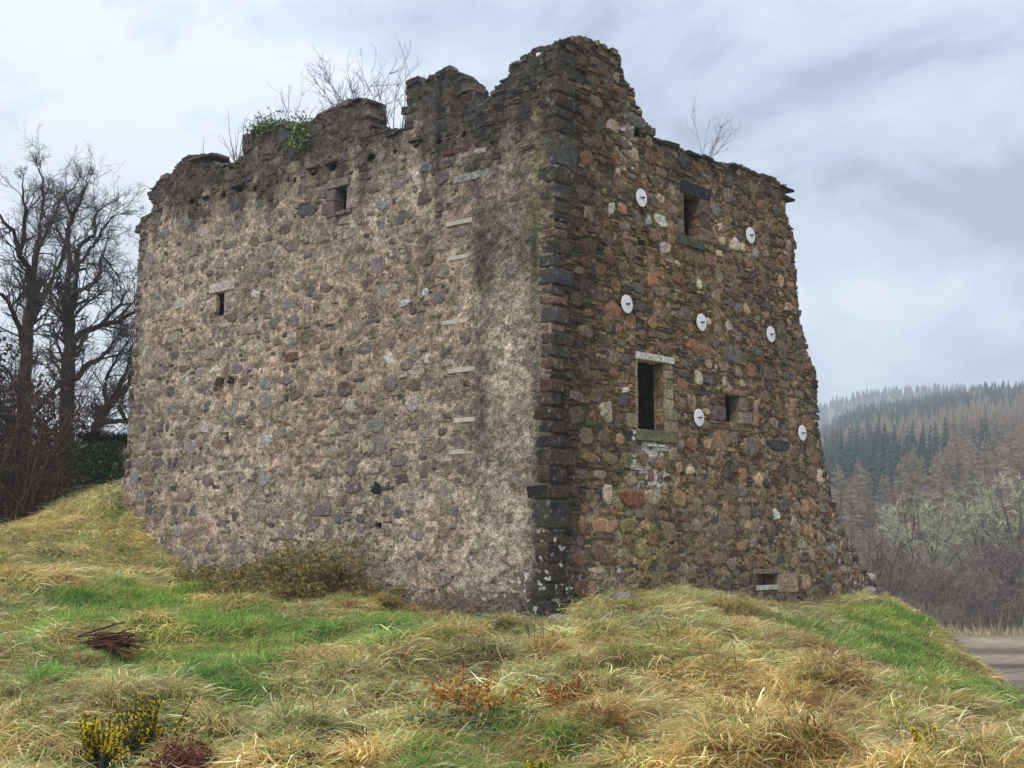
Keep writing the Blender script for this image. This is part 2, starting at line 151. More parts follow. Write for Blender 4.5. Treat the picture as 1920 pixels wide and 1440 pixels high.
TREE_A = [(0.34, [(-19.01, 52.0, 2.31), (-19.02, 52.0, 4.35), (-18.95, 52.0, 7.24), (-18.92, 52.0, 9.54), (-18.8, 52.0, 11.44)]), (0.2, [(-18.8, 52.0, 11.44), (-19.02, 52.0, 12.72), (-18.96, 51.0, 12.93), (-19.2, 51.0, 13.77), (-19.21, 50.0, 13.94), (-19.6, 50.0, 14.46)]), (0.2, [(-18.8, 52.0, 11.44), (-18.77, 52.0, 12.72), (-19.04, 53.0, 13.8), (-18.96, 53.0, 14.9), (-19.27, 54.0, 16.27), (-19.35, 54.0, 16.94)]), (0.15, [(-18.96, 51.0, 12.93), (-18.88, 51.0, 13.98), (-18.69, 50.5, 14.69), (-18.63, 50.0, 15.4)]), (0.14, [(-18.77, 52.0, 12.72), (-18.8, 53.0, 14.24), (-18.62, 53.5, 15.02), (-18.43, 54.0, 16.04), (-17.97, 54.0, 16.49)]), (0.2, [(-18.92, 52.0, 9.54), (-19.01, 51.0, 10.43), (-19.08, 50.0, 11.07), (-19.31, 49.0, 11.28)]), (0.2, [(-18.76, 52.0, 10.6), (-18.73, 53.0, 11.63), (-18.69, 54.0, 12.7), (-18.33, 54.0, 13.59), (-18.32, 54.0, 14.25), (-18.68, 54.0, 14.7)]), (0.1, [(-18.33, 54.0, 13.59), (-18.22, 54.0, 14.48), (-18.27, 54.5, 15.5)]), (0.12, [(-18.95, 52.0, 7.24), (-18.75, 50.0, 8.23), (-18.98, 49.0, 8.5)]), (0.14, [(-18.91, 52.0, 6.41), (-17.32, 50.0, 7.43), (-16.4, 49.0, 7.71), (-15.79, 49.0, 6.92)])]
TREE_B = [(0.36, [(-16.18, 49.0, 2.27), (-16.18, 49.0, 4.2), (-16.25, 49.0, 6.92), (-16.26, 49.0, 9.09), (-16.36, 49.0, 10.48)]), (0.22, [(-16.36, 49.0, 10.48), (-16.41, 49.0, 11.68), (-16.41, 49.0, 12.69), (-16.51, 49.0, 13.29)]), (0.19, [(-16.34, 49.0, 10.08), (-16.47, 50.0, 11.07), (-16.43, 50.0, 12.09), (-16.11, 50.0, 12.19)]), (0.14, [(-16.43, 50.0, 12.09), (-16.35, 50.0, 13.12), (-16.02, 50.5, 13.65), (-16.1, 51.0, 14.61), (-15.81, 51.0, 14.93)]), (0.12, [(-16.38, 49.0, 11.88), (-16.13, 50.0, 12.71), (-15.79, 50.0, 13.22), (-15.56, 50.0, 13.74), (-15.08, 50.0, 14.25)]), (0.21, [(-16.33, 49.0, 8.89), (-16.21, 50.0, 9.65), (-15.58, 50.5, 10.14), (-15.03, 51.0, 10.43), (-14.57, 51.0, 10.74), (-14.02, 51.0, 11.05)]), (0.14, [(-15.58, 50.5, 10.14), (-15.05, 51.0, 11.05), (-14.86, 51.0, 11.57)]), (0.2, [(-16.25, 49.0, 7.71), (-15.96, 50.0, 8.43), (-15.48, 50.0, 8.74), (-15.34, 50.5, 9.11), (-15.2, 51.0, 9.6)]), (0.13, [(-16.51, 49.0, 13.29), (-16.27, 49.0, 14.1), (-15.75, 48.0, 14.25), (-15.58, 48.0, 14.85)]), (0.14, [(-16.37, 49.0, 10.88), (-15.63, 48.0, 10.99), (-15.28, 48.0, 11.09), (-15.07, 48.0, 11.48)]), (0.17, [(-16.24, 49.0, 5.56), (-16.07, 46.0, 5.87), (-16.44, 45.0, 5.96), (-16.79, 44.0, 6.04)]), (0.13, [(-16.2, 49.0, 4.59), (-15.69, 45.0, 5.06), (-15.68, 44.0, 4.64), (-16.03, 44.0, 4.81)]), (0.1, [(-15.99, 49.0, 11.18), (-15.59, 50.0, 11.89), (-15.72, 50.5, 12.82), (-15.11, 50.0, 12.3), (-14.78, 50.0, 11.68)])]
TREE_C = [(0.32, [(-15.95, 50.0, 3.07), (-15.73, 50.0, 5.04), (-15.48, 50.0, 6.23)]), (0.26, [(-15.48, 50.0, 6.23), (-15.32, 51.0, 7.14), (-14.97, 51.5, 7.71), (-14.48, 52.0, 8.49)]), (0.2, [(-15.48, 50.0, 6.23), (-14.79, 49.0, 6.34), (-14.11, 49.0, 6.34), (-13.6, 49.0, 6.73)]), (0.17, [(-15.32, 51.0, 7.14), (-14.94, 51.0, 7.95), (-14.94, 52.0, 8.7), (-14.84, 52.0, 9.33)]), (0.14, [(-15.11, 50.0, 6.83), (-15.49, 51.0, 7.95), (-15.17, 51.0, 8.77), (-14.69, 51.0, 9.6)]), (0.14, [(-14.11, 49.0, 6.34), (-14.62, 50.0, 7.03), (-14.38, 50.0, 7.63), (-14.16, 50.0, 8.23)])]
HAZE_DENSITY = 0.00058
# ------------------------------------------------------------------ helpers
KA = 1.15
def S(r, g, b, k=None):
    """8-bit colour as linear albedo."""
    k = KA if k is None else k
    f = lambda c: (c / 255 / 12.92 if c <= 10 else ((c / 255 + 0.055) / 1.055) ** 2.4)
    return (min(f(r) * k, .9), min(f(g) * k, .9), min(f(b) * k, .9))
def SM(r, g, b, sat=.68):
    """masonry colour, weathered towards grey"""
    c = S(r, g, b); l = .3 * c[0] + .59 * c[1] + .11 * c[2]
    return tuple(l + (x - l) * sat for x in c)
def var(c, amt, tint=0.04):
    k = 1 + random.uniform(-amt, amt)
    return tuple(max(0.004, x * k * (1 + random.uniform(-tint, tint))) for x in c)

def tag(o, label=None, cat=None, group=None, kind=None):
    if label: o["label"] = label
    if cat: o["category"] = cat
    if group: o["group"] = group
    if kind: o["kind"] = kind
    return o
def empty(name, loc, label=None, cat=None, group=None):
    o = bpy.data.objects.new(name, None)
    o.location = loc
    o.empty_display_size = 0.3
    COL.objects.link(o)
    return tag(o, label, cat, group)
def link(name, me, parent=None):
    o = bpy.data.objects.new(name, me)
    COL.objects.link(o)
    if parent: o.parent = parent
    return o
def copy_tree(o, parent=None):
    c = o.copy(); COL.objects.link(c)
    if parent: c.parent = parent
    for ch in list(o.children): copy_tree(ch, c)
    return c

class Acc:
    """Collects points, faces and point colours, then links them as one mesh object."""
    def __init__(self): self.v, self.f, self.c = [], [], []
    def add(self, vs, fs, col):
        b = len(self.v)
        self.v.extend(vs)
        self.f.extend([tuple(b + i for i in q) for q in fs])
        if col is not None and len(col) and isinstance(col[0], (tuple, list)): self.c.extend(col)
        else: self.c.extend([col] * len(vs))
    def mesh(self, name, mat, origin=None, smooth=False):
        me = bpy.data.meshes.new(name)
        v = np.array(self.v, dtype=float).reshape(-1, 3)
        if origin is not None: v = v - np.array(origin)
        me.from_pydata(v.tolist(), [], self.f)
        c = np.array([(*x, 0.0) if len(x) == 3 else x for x in self.c], dtype=np.float32)
        a = me.color_attributes.new("Col", "FLOAT_COLOR", "POINT")
        a.data.foreach_set("color", c.ravel())
        if smooth: me.polygons.foreach_set("use_smooth", [True] * len(me.polygons))
        me.materials.append(mat)
        me.update()
        return me
    def build(self, name, mat, parent=None, origin=None, smooth=False):
        if origin is None and parent is not None:
            origin = wloc(parent)
        return link(name, self.mesh(name, mat, origin, smooth), parent)
def wloc(o):
    p = np.array(o.location)
    while o.parent: o = o.parent; p = p + np.array(o.location)
    return p

# value noise on numpy arrays
def _h(ix, iy, s):
    n = (ix.astype(np.int64) * 374761393 + iy.astype(np.int64) * 668265263 + s * 974634777) & 0xFFFFFFFF
    n = ((n ^ (n >> 13)) * 1274126177) & 0xFFFFFFFF
    return ((n ^ (n >> 16)) & 0xFFFFFF) / float(0xFFFFFF)
def vnoise(x, y, s=0):
    x = np.asarray(x, float); y = np.asarray(y, float)
    ix, iy = np.floor(x), np.floor(y)
    fx, fy = x - ix, y - iy
    fx = fx * fx * (3 - 2 * fx); fy = fy * fy * (3 - 2 * fy)
    a, b, c, d = _h(ix, iy, s), _h(ix + 1, iy, s), _h(ix, iy + 1, s), _h(ix + 1, iy + 1, s)
    return (a + (b - a) * fx) * (1 - fy) + (c + (d - c) * fx) * fy
def fbm(x, y, o=4, s=0, g=0.5):
    t, a, n = 0.0, 1.0, 0.0
    for i in range(o):
        t = t + a * vnoise(x * 2 ** i, y * 2 ** i, s + i * 17); n += a; a *= g
    return t / n
def sstep(a, b, x):
    k = np.clip((np.asarray(x, float) - a) / (b - a), 0, 1)
    return k * k * (3 - 2 * k)
def in_poly(x, y, poly):
    x = np.asarray(x, float); y = np.asarray(y, float)
    ins = np.zeros(np.broadcast(x, y).shape, bool)
    n = len(poly)
    for i in range(n):
        (x0, y0), (x1, y1) = poly[i], poly[(i + 1) % n]
        if y0 == y1: continue
        c = ((y0 > y) != (y1 > y)) & (x < (x1 - x0) * (y - y0) / (y1 - y0) + x0)
        ins ^= c
    return ins

def tube(acc, pts, radii, n, col, cap=True):
    """Tapered tube along a polyline."""
    P = [Vector(p) for p in pts]
    vs, fs = [], []
    up = Vector((0.13, 0.21, 1)).normalized()
    for i, p in enumerate(P):
        d = (P[min(i + 1, len(P) - 1)] - P[max(i - 1, 0)])
        d = d.normalized() if d.length > 1e-9 else Vector((0, 0, 1))
        a = d.cross(up)
        a = a.normalized() if a.length > 1e-3 else Vector((1, 0, 0))
        b = d.cross(a)
        for k in range(n):
            w = 2 * math.pi * k / n
            q = p + (a * math.cos(w) + b * math.sin(w)) * radii[i]
            vs.append((q.x, q.y, q.z))
    for i in range(len(P) - 1):
        for k in range(n):
            k2 = (k + 1) % n
            fs.append((i * n + k, i * n + k2, (i + 1) * n + k2, (i + 1) * n + k))
    if cap: fs.append(tuple((len(P) - 1) * n + k for k in range(n)))
    acc.add(vs, fs, col)

# ------------------------------------------------------------------ materials
def material(name, speckle=(), bump=(), rough=0.9, lichen=False, spec=0.2, tint_attr=False, flat=None, trans=0.0):
    """Point colour 'Col' broken up by noise; speckle = (scale, low, high)s, bump = (scale, strength, distance)s."""
    m = bpy.data.materials.new(name)
    m.use_nodes = True
    N, Lk = m.node_tree.nodes, m.node_tree.links
    bs = N["Principled BSDF"]
    bs.inputs["Roughness"].default_value = rough
    bs.inputs["Specular IOR Level"].default_value = spec
    geo = N.new("ShaderNodeNewGeometry")
    if flat is not None:
        rgb = N.new("ShaderNodeRGB"); rgb.outputs[0].default_value = (*flat, 1)
        c, alpha = rgb.outputs[0], None
    else:
        at = N.new("ShaderNodeAttribute"); at.attribute_name = "Col"
        c, alpha = at.outputs["Color"], at.outputs["Alpha"]
    def noise(scale, detail=4, rgh=0.6):
        n = N.new("ShaderNodeTexNoise"); n.inputs["Scale"].default_value = scale
        n.inputs["Detail"].default_value = detail; n.inputs["Roughness"].default_value = rgh
        Lk.new(geo.outputs["Position"], n.inputs["Vector"])
        return n.outputs["Fac"]
    def mult(c, v):
        mx = N.new("ShaderNodeMix"); mx.data_type = "RGBA"; mx.blend_type = "MULTIPLY"
        mx.inputs["Factor"].default_value = 1.0
        Lk.new(c, mx.inputs["A"]); Lk.new(v, mx.inputs["B"])
        return mx.outputs["Result"]
    if tint_attr:
        ta = N.new("ShaderNodeAttribute"); ta.attribute_type = "INSTANCER"; ta.attribute_name = "tint"
        c = mult(c, ta.outputs["Color"])
    for (sc, lo, hi) in speckle:
        mr = N.new("ShaderNodeMapRange"); mr.inputs["From Min"].default_value = 0.36; mr.inputs["From Max"].default_value = 0.64
        mr.inputs["To Min"].default_value = lo; mr.inputs["To Max"].default_value = hi
        Lk.new(noise(sc), mr.inputs["Value"])
        c = mult(c, mr.outputs["Result"])
    if lichen:
        mr = N.new("ShaderNodeMapRange"); mr.inputs["From Min"].default_value = 0.60; mr.inputs["From Max"].default_value = 0.66
        Lk.new(noise(5.5, 3, 0.55), mr.inputs["Value"])
        ml = N.new("ShaderNodeMath"); ml.operation = "MULTIPLY"
        Lk.new(mr.outputs["Result"], ml.inputs[0]); Lk.new(alpha, ml.inputs[1])
        mx = N.new("ShaderNodeMix"); mx.data_type = "RGBA"
        Lk.new(ml.outputs[0], mx.inputs["Factor"]); Lk.new(c, mx.inputs["A"])
        mx.inputs["B"].default_value = (0.62, 0.62, 0.58, 1)
        c = mx.outputs["Result"]
    Lk.new(c, bs.inputs["Base Color"])
    nrm = None
    for (sc, st, di) in bump:
        b = N.new("ShaderNodeBump"); b.inputs["Strength"].default_value = st; b.inputs["Distance"].default_value = di
        Lk.new(noise(sc, 5, 0.65), b.inputs["Height"])
        if nrm is not None: Lk.new(nrm, b.inputs["Normal"])
        nrm = b.outputs["Normal"]
    if nrm is not None: Lk.new(nrm, bs.inputs["Normal"])
    if trans > 0:
        tr = N.new("ShaderNodeBsdfTranslucent"); Lk.new(c, tr.inputs["Color"])
        ms = N.new("ShaderNodeMixShader"); ms.inputs[0].default_value = trans
        Lk.new(bs.outputs[0], ms.inputs[1]); Lk.new(tr.outputs[0], ms.inputs[2])
        Lk.new(ms.outputs[0], N["Material Output"].inputs["Surface"])
    return m
M_MORTAR = material("lime_mortar", [(2.2, .82, 1.2), (8, .6, 1.42), (26, .45, 1.65)], [(9, 1.0, .06), (30, .9, .025)], lichen=True)
M_STONE = material("rubble_stone", [(4, .78, 1.22), (14, .62, 1.4), (45, .72, 1.3)], [(8, .8, .05), (34, .8, .02)], lichen=True)
M_SLATE = material("slate_pinnings", [(5, .7, 1.3), (24, .65, 1.35)], [(16, .8, .03), (50, .7, .012)], lichen=True)
M_WHITE = material("white_painted_iron", [(14, .93, 1.05)], [(40, .25, .004)], rough=0.5, spec=0.4)
M_IRON = material("rusty_iron", [(30, .7, 1.3)], [(60, .5, .004)], rough=0.7)
M_TIMBER = material("weathered_timber", [(12, .85, 1.12), (50, .85, 1.12)], [(40, .5, .006)])
M_BARK = material("bark", [(3, .7, 1.3), (14, .7, 1.3)], [(14, 1.0, .04)])
M_TWIG = material("twigs", [(3, .8, 1.2)])
M_LEAF = material("leaves", [(5, .7, 1.3)], rough=0.6, spec=0.35, trans=0.2)
M_GRASS = material("grass_blades", [(0.9, .8, 1.2)], rough=0.7, spec=0.2, tint_attr=True, trans=0.3)
M_EARTH = material("turf", [(0.6, .75, 1.25), (5, .65, 1.35), (22, .6, 1.4)], [(6, 1.0, .08), (24, 1.0, .03)])
M_FIELD = material("mud_flat", [(0.05, .8, 1.2), (0.3, .8, 1.2), (1.3, .75, 1.25)], [(1.0, .6, .1)])
M_HILL = material("hillside", [(0.01, .8, 1.2), (0.06, .75, 1.25)])
M_FOREST = material("forest", [(0.05, .8, 1.2)])
# ------------------------------------------------------------------ the mound
GP = np.array(GROUND_POINTS)
def _tps_fit(P):
    n = len(P); X = P[:, :2]
    r = np.hypot(X[:, None, 0] - X[None, :, 0], X[:, None, 1] - X[None, :, 1])
    K = r * r * np.log(r + 1e-9) + np.eye(n) * 0.6
    A = np.zeros((n + 3, n + 3)); A[:n, :n] = K; A[:n, n] = 1; A[:n, n + 1:] = X; A[n, :n] = 1; A[n + 1:, :n] = X.T
    return np.linalg.solve(A, np.r_[P[:, 2], 0, 0, 0])
TW = _tps_fit(GP)
def ground_z(x, y):
    x = np.asarray(x, float); y = np.asarray(y, float)
    z = TW[-3] + TW[-2] * x + TW[-1] * y
    for (px, py, _), w in zip(GP, TW[:-3]):
        r = np.hypot(x - px, y - py)
        z = z + w * r * r * np.log(r + 1e-9)
    d = np.hypot(x, y)
    am = sstep(6, 12, d)
    near = 1 - .55 * sstep(24, 34, d)
    z = z + am * near * (0.34 * (fbm(x * .5, y * .5, 2, 5) - .5) + 0.30 * sstep(.48, .74, fbm(x * 1.25 + 9, y * 1.25, 2, 8)) - .08 + .12 * (fbm(x * 3, y * 3, 2, 12) - .5))
    # the ground dips where it meets the foot of the left wall
    sx, sy = x - 1.02, y - 30.0
    al_, ou_ = -.7604 * sx + .6494 * sy, -.6494 * sx - .7604 * sy
    z = z - .22 * np.exp(-((ou_ - .5) / .8) ** 2) * sstep(-1, .5, al_) * (1 - sstep(5, 7, al_))
    return np.maximum(z, -9.0)
def gz(x, y): return float(ground_z(np.array([x]), np.array([y]))[0])

nx, ny = 421, 501
gx = np.linspace(-34, 34, nx); gy = np.linspace(-8, 74, ny)
GX, GY = np.meshgrid(gx, gy)
GZ = ground_z(GX, GY)
edge = np.maximum(sstep(27, 34, np.abs(GX)), sstep(66, 74, GY))
GZ = GZ * (1 - edge) + np.minimum(GZ, -9.0) * edge
def greenness(x, y):
    g = np.zeros(np.shape(x)); st = np.zeros(np.shape(x))
    for k in range(5):
        jx = x + 3.4 * (fbm(x * .8 + 13 * k, y * .8, 3, 31) - .5); jy = y + 5.0 * (fbm(x * .8 + 40, y * .8 + 9 * k, 3, 32) - .5)
        for p in GREEN_AREAS: g = g + in_poly(jx, jy, p) / 5
        for p in STRAW_AREAS: st = st + in_poly(jx, jy, p) / 5
    g = np.clip(g, 0, 1) * (1 - .9 * np.clip(st, 0, 1))
    base = sstep(.52, .68, fbm(x * .5 + 7, y * .5, 3, 77)) * .45 + .17 + .14 * sstep(1, -4, x)
    return np.clip(np.maximum(g * .95, base), 0, 1)
gr = greenness(GX, GY)
soil, moss = np.array(S(112, 96, 60, 1.0)), np.array(S(86, 112, 48, 1.0))
gc = soil[None, None] * (1 - gr[..., None]) + moss[None, None] * gr[..., None]
acc = Acc()
acc.v = np.stack([GX, GY, GZ], -1).reshape(-1, 3).tolist()
ii = np.arange(nx * ny).reshape(ny, nx)
acc.f = np.stack([ii[:-1, :-1], ii[:-1, 1:], ii[1:, 1:], ii[1:, :-1]], -1).reshape(-1, 4).tolist()
acc.c = [tuple(c) for c in gc.reshape(-1, 3)]
tag(acc.build("mound", M_EARTH, smooth=True), kind="structure")

# tidal flat and meadow beyond the mound, out to the hills
FIELD_Z = -7.0
acc = Acc()
fx = np.concatenate([np.linspace(-2600, -200, 9), np.linspace(-150, 250, 90), np.linspace(300, 2600, 9)])
fy = np.concatenate([np.linspace(-400, -20, 5), np.linspace(0, 230, 110), np.linspace(300, 2900, 9)])
FX, FY = np.meshgrid(fx, fy)
bands = fbm(FX * .012, FY * .16, 4, 51)
wet = sstep(.43, .55, bands); grassy = sstep(.5, .62, fbm(FX * .02 + 5, FY * .09, 3, 55))
c0, c1, c2 = np.array(S(84, 68, 60, 1.0)), np.array(S(142, 128, 110, 1.0)), np.array(S(140, 128, 92, 1.0))
fc = c0 * (1 - wet[..., None]) + c1 * wet[..., None]
fc = fc * (1 - .65 * grassy[..., None]) + c2 * .65 * grassy[..., None]
near = sstep(110, 150, FY)[..., None] * .6
fc = fc * (1 - near) + np.array(S(150, 138, 100, 1.0)) * near
acc.v = np.stack([FX, FY, np.full(FX.shape, FIELD_Z) + .25 * (fbm(FX * .1, FY * .25, 3, 9) - .5)], -1).reshape(-1, 3).tolist()
ii = np.arange(FX.size).reshape(FX.shape)
acc.f = np.stack([ii[:-1, :-1], ii[:-1, 1:], ii[1:, 1:], ii[1:, :-1]], -1).reshape(-1, 4).tolist()
acc.c = [tuple(c) for c in fc.reshape(-1, 3)]
tag(acc.build("field", M_FIELD, smooth=True), kind="structure")

# ------------------------------------------------------------------ hills
def hill_z(x, y):
    th = np.degrees(np.arctan2(x, y)); r = np.hypot(x, y)
    m = sstep(7, 15, th) * (.90 + .13 * sstep(14, 20, th))
    m = m * (1 - .4 * sstep(40, 80, th))
    z = m * np.clip((r - 150) * .131, 0, 92) * (1 + .14 * (fbm(x * .006, y * .006, 3, 61) - .5))
    far = sstep(950, 1650, r) * sstep(3, 12, th) * (95 - 22 * sstep(16, 22, th))
    low = 10 * sstep(300, 900, r)
    return FIELD_Z - .6 + z + far * 1.0 + low * (1 - sstep(0, 8, th)) + 2 * sstep(160, 260, r) * m
th_, r_ = np.radians(np.linspace(-70, 80, 151)), np.concatenate([np.linspace(140, 1000, 60), np.linspace(1060, 2300, 22)])
TH, RR = np.meshgrid(th_, r_)
HX, HY = RR * np.sin(TH), RR * np.cos(TH)
acc = Acc()
acc.v = np.stack([HX, HY, hill_z(HX, HY)], -1).reshape(-1, 3).tolist()
ii = np.arange(HX.size).reshape(HX.shape)
acc.f = np.stack([ii[:-1, :-1], ii[1:, :-1], ii[1:, 1:], ii[:-1, 1:]], -1).reshape(-1, 4).tolist()
hn = fbm(HX * .02, HY * .02, 3, 91)[..., None]
hc = np.array(S(128, 114, 90, .9)) * (1 - hn) + np.array(S(112, 108, 78, .9)) * hn
acc.c = [tuple(c) for c in hc.reshape(-1, 3)]
tag(acc.build("hills", M_HILL, smooth=True), kind="structure")
# ------------------------------------------------------------------ the ruined castle
AL = R(49.5)
DL = np.array([-math.sin(AL), math.cos(AL)]); DR = np.array([math.cos(AL), math.sin(AL)])
NL, NR = -DR, -DL
CB = np.array([1.02414, 30.0])
def bat(z): return .4 * (1 - np.clip(z, -3, 13) / 12)
def wall(t, z, off=0.0):
    """World points on the outer face: t along the wall, z height, off outward."""
    t, z, off = np.broadcast_arrays(np.asarray(t, float), np.asarray(z, float), np.asarray(off, float))
    b = bat(z); left = t < 0
    cornr = np.abs(t) < 1e-6
    nl = np.where(left, b + off, b * np.maximum(0, 1 - t / 2) + np.where(cornr, off, 0))
    nr = np.where(left, 0, off)
    x = CB[0] + NL[0] * nl + NR[0] * nr + np.where(left, DL[0] * -t, DR[0] * t)
    y = CB[1] + NL[1] * nl + NR[1] * nr + np.where(left, DL[1] * -t, DR[1] * t)
    return np.stack([x, y, z], -1)
def wall_back(t, z, T):
    b = bat(z); left = t < 0
    nl = np.where(left, b - T, 0)
    s = np.where(left, np.maximum(-t, T), np.maximum(t, T - b))
    nl = np.where(left, nl, b * np.maximum(0, 1 - s / 2))
    nr = np.where(left, 0, -T)
    x = CB[0] + NL[0] * nl + NR[0] * nr + np.where(left, DL[0] * s, DR[0] * s)
    y = CB[1] + NL[1] * nl + NR[1] * nr + np.where(left, DL[1] * s, DR[1] * s)
    return np.stack([x, y, z], -1)

def harl(t, z=None):
    t = np.asarray(t, float)
    if z is None: z = np.full(t.shape, 5.0)
    j = .9 * (fbm(t * .9 + 2, np.asarray(z) * .7, 4, 61) - .5)
    return sstep(-3.1, -1.8, t + j) * (1 - sstep(-.45, -.25, t + .4 * j)) * (1 - .8 * sstep(8.8, 10.6, z + 2 * j))
def stain(t, z):
    """Soot, damp and algae with shapes of their own: a colour multiplier."""
    t = np.asarray(t, float); z = np.asarray(z, float)
    left = t < 0
    st = fbm(t * 2.2, z * .22, 4, 201)                   # long vertical runs
    bl = fbm(t * .8, z * .6, 4, 205)
    # left wall: dark wallhead, dripping down
    dk = sstep(10.2, 12.4, z + 3.2 * (st - .5) + 1.4 * (bl - .5)) * .78
    # long black run at the edge of the patched strip and around the harled corner
    run = np.exp(-((t + 2.2 + .5 * (bl - .5)) / .3) ** 2) * sstep(2.2, 4.5, z) * .42 * (.45 + 1.1 * fbm(t * 7, z * 5, 3, 203))
    run = np.maximum(run, np.exp(-((t + 3.72) / .13) ** 2) * sstep(9.2, 9.9, z) * .6)
    hr = harl(t, z) * (sstep(6.5, 10.5, z + 3 * (bl - .5)) * .48 + sstep(.5, .72, fbm(t * 3.5, z * .5, 5, 209)) * .3)
    ed = np.exp(-((t + .2) / (.38 + .25 * (bl - .5))) ** 2) * (.3 + .5 * (1 - sstep(2.5, 7, z + 2 * (bl - .5))))
    blot = sstep(.56, .72, fbm(t * .9 + 3, z * .9, 4, 213)) * np.exp(-(((t + 4.4) / 2.2) ** 2 + ((z - 4.3) / 1.2) ** 2)) * .75
    foot = (1 - sstep(.3, 1.3, z + .9 * (bl - .5))) * sstep(-6.5, -3.5, t) * .55
    dl = 1 - (1 - dk) * (1 - run) * (1 - hr) * (1 - np.clip(ed, 0, .7)) * (1 - blot) * (1 - foot)
    # right wall: blackened near the corner and under the wallhead
    cr_ = (1 - sstep(.8, 2.9, t + 1.2 * (bl - .5))) * sstep(1.5, 5, z) * .58
    cr_ = np.maximum(cr_, (1 - sstep(.5, 1.6, t + .9 * (bl - .5))) * (1 - sstep(5, 8, z)) * .8)
    tp = sstep(10.4, 12.2, z + 2 * (st - .5)) * .33
    ft = (1 - sstep(-.2, 1.0, z)) * .2
    dr = 1 - (1 - cr_) * (1 - tp) * (1 - ft)
    d = np.where(left, dl, dr)
    m = np.stack([1 - d, 1 - d * .985, 1 - d * .95], -1)
    # green algae below the tall window and on the right flank of the corner
    al = np.exp(-(((t - 3.7) / 1.5) ** 2)) * (1 - sstep(4.3, 5.0, z)) * sstep(-1, 2.5, z) * .75
    al = np.maximum(al, np.exp(-(((t - 5.3) / 2.6) ** 2 + ((z - 8.9) / 1.3) ** 2)) * .45) * np.where(left, 0, 1) * sstep(.34, .6, bl)
    al = np.maximum(al, np.where(left, np.exp(-((t + .5) / .3) ** 2) * sstep(6, 9, z) * .6 * sstep(.42, .6, bl), 0))
    soft = .75 + .5 * fbm(t * .45 + 5, z * .4, 3, 219)                       # broad weathering
    m = m * soft[..., None]
    g = np.stack([1 - .22 * al, 1 - .06 * al, 1 - .5 * al], -1)
    return m * g
def limewash(t, z):
    t = np.asarray(t, float); z = np.asarray(z, float)
    lw = np.exp(-((t - 3.75) / .5) ** 2) * (1 - sstep(4.15, 4.4, z)) * sstep(2.8, 3.3, z)
    lw = np.maximum(lw, np.exp(-((t - 2.95) / .13) ** 2) * (1 - sstep(4.45, 4.6, z)) * sstep(3.2, 3.5, z))
    lw = np.maximum(lw, np.exp(-((t - 2.75) / .35) ** 2 - ((z - 11.7) / .5) ** 2) * .7)
    return np.clip(lw * 1.3, 0, 1) * (t > 0)
def lichen_amt(t, z):
    n = fbm(np.asarray(t) * .9, np.asarray(z) * .9, 3, 301)
    low = (1 - sstep(.6, 2.6, z)) * (.35 + .65 * np.exp(-(np.asarray(t) / 2.2) ** 2))
    right_end = sstep(10, 13, t) * (1 - sstep(1.5, 4.5, z)) * .9
    return np.clip(np.maximum(low, right_end) * sstep(.35, .6, n) + .12 * sstep(.6, .7, n), 0, 1)

castle = empty("castle_ruin", (float(CB[0]), float(CB[1]), 0.0),
               "roofless rubble stone castle ruin with broken wallhead on a grassy mound", "castle")
ORI = np.array([CB[0], CB[1], 0.0])

# ---- front grid with openings
CELL = 0.055
t_e = np.arange(-16.72, 17.5, CELL); t_e = t_e - t_e[np.argmin(np.abs(t_e))]
z_e = np.arange(-1.0, 14.1, CELL)
NT, NZ = len(t_e), len(z_e)
TT, ZZ = np.meshgrid(t_e, z_e)
jt = (vnoise(TT * 19, ZZ * 17, 401) - .5) * CELL * .75; jz = (vnoise(TT * 18, ZZ * 19, 402) - .5) * CELL * .75
jt[np.abs(TT) < CELL * .6] = 0
TJ, ZJ = TT + jt, ZZ + jz
leftm = TT < 0
disp = np.where(leftm, .055 * (fbm(TT * 1.4, ZZ * 1.4, 3, 411) - .5) + .085 * (fbm(TT * 5.5, ZZ * 6.5, 3, 412) - .5),
                -.012 + .06 * (fbm(TT * 1.2, ZZ * 1.2, 3, 413) - .5) + .085 * (fbm(TT * 6, ZZ * 9, 3, 414) - .5))
disp = disp + np.where(leftm, harl(TT, ZZ) * (.045 + .05 * (fbm(TT * 9, ZZ * 9, 2, 415) - .5)), 0)
plinth = np.where(leftm, (1 - sstep(3.78, 3.9, ZZ + .1 * (vnoise(TT * 2, ZZ * 0, 3) - .5))) * sstep(4.5, 6, -TT) * .09, 0)
disp = disp + plinth
tc = (t_e[:-1] + t_e[1:]) / 2; zc = (z_e[:-1] + z_e[1:]) / 2
TC, ZC = np.meshgrid(tc, zc)
ragged = OUTLINE
inside = in_poly(TC + .05 * (vnoise(TC * 6, ZC * 6, 421) - .5), ZC + .09 * (vnoise(TC * 7, ZC * 7, 422) - .5), ragged)
kind = np.where(inside, 1, 0)                       # 0 air, 1 wall, >=2 recesses
DEPTH, OWNER = {}, {}
code = 2
def carve(mask, depth, owner):
    global code
    kind[mask & (kind == 1)] = code
    DEPTH[code] = depth; OWNER[code] = owner; code += 1
WIN_DEPTH = {"upper_left": .2, "slit": .13, "tall": .26, "upper": .26, "small": .2, "niche": .45}
OPEN_BACK = ("upper_left", "slit", "tall", "upper", "small")          # left uncapped onto the closed hollow wall core, so they look dark
for wname, (a, b, c, d) in WINDOWS.items():
    carve((TC > a) & (TC < b) & (ZC > c) & (ZC < d), WIN_DEPTH[wname], wname)
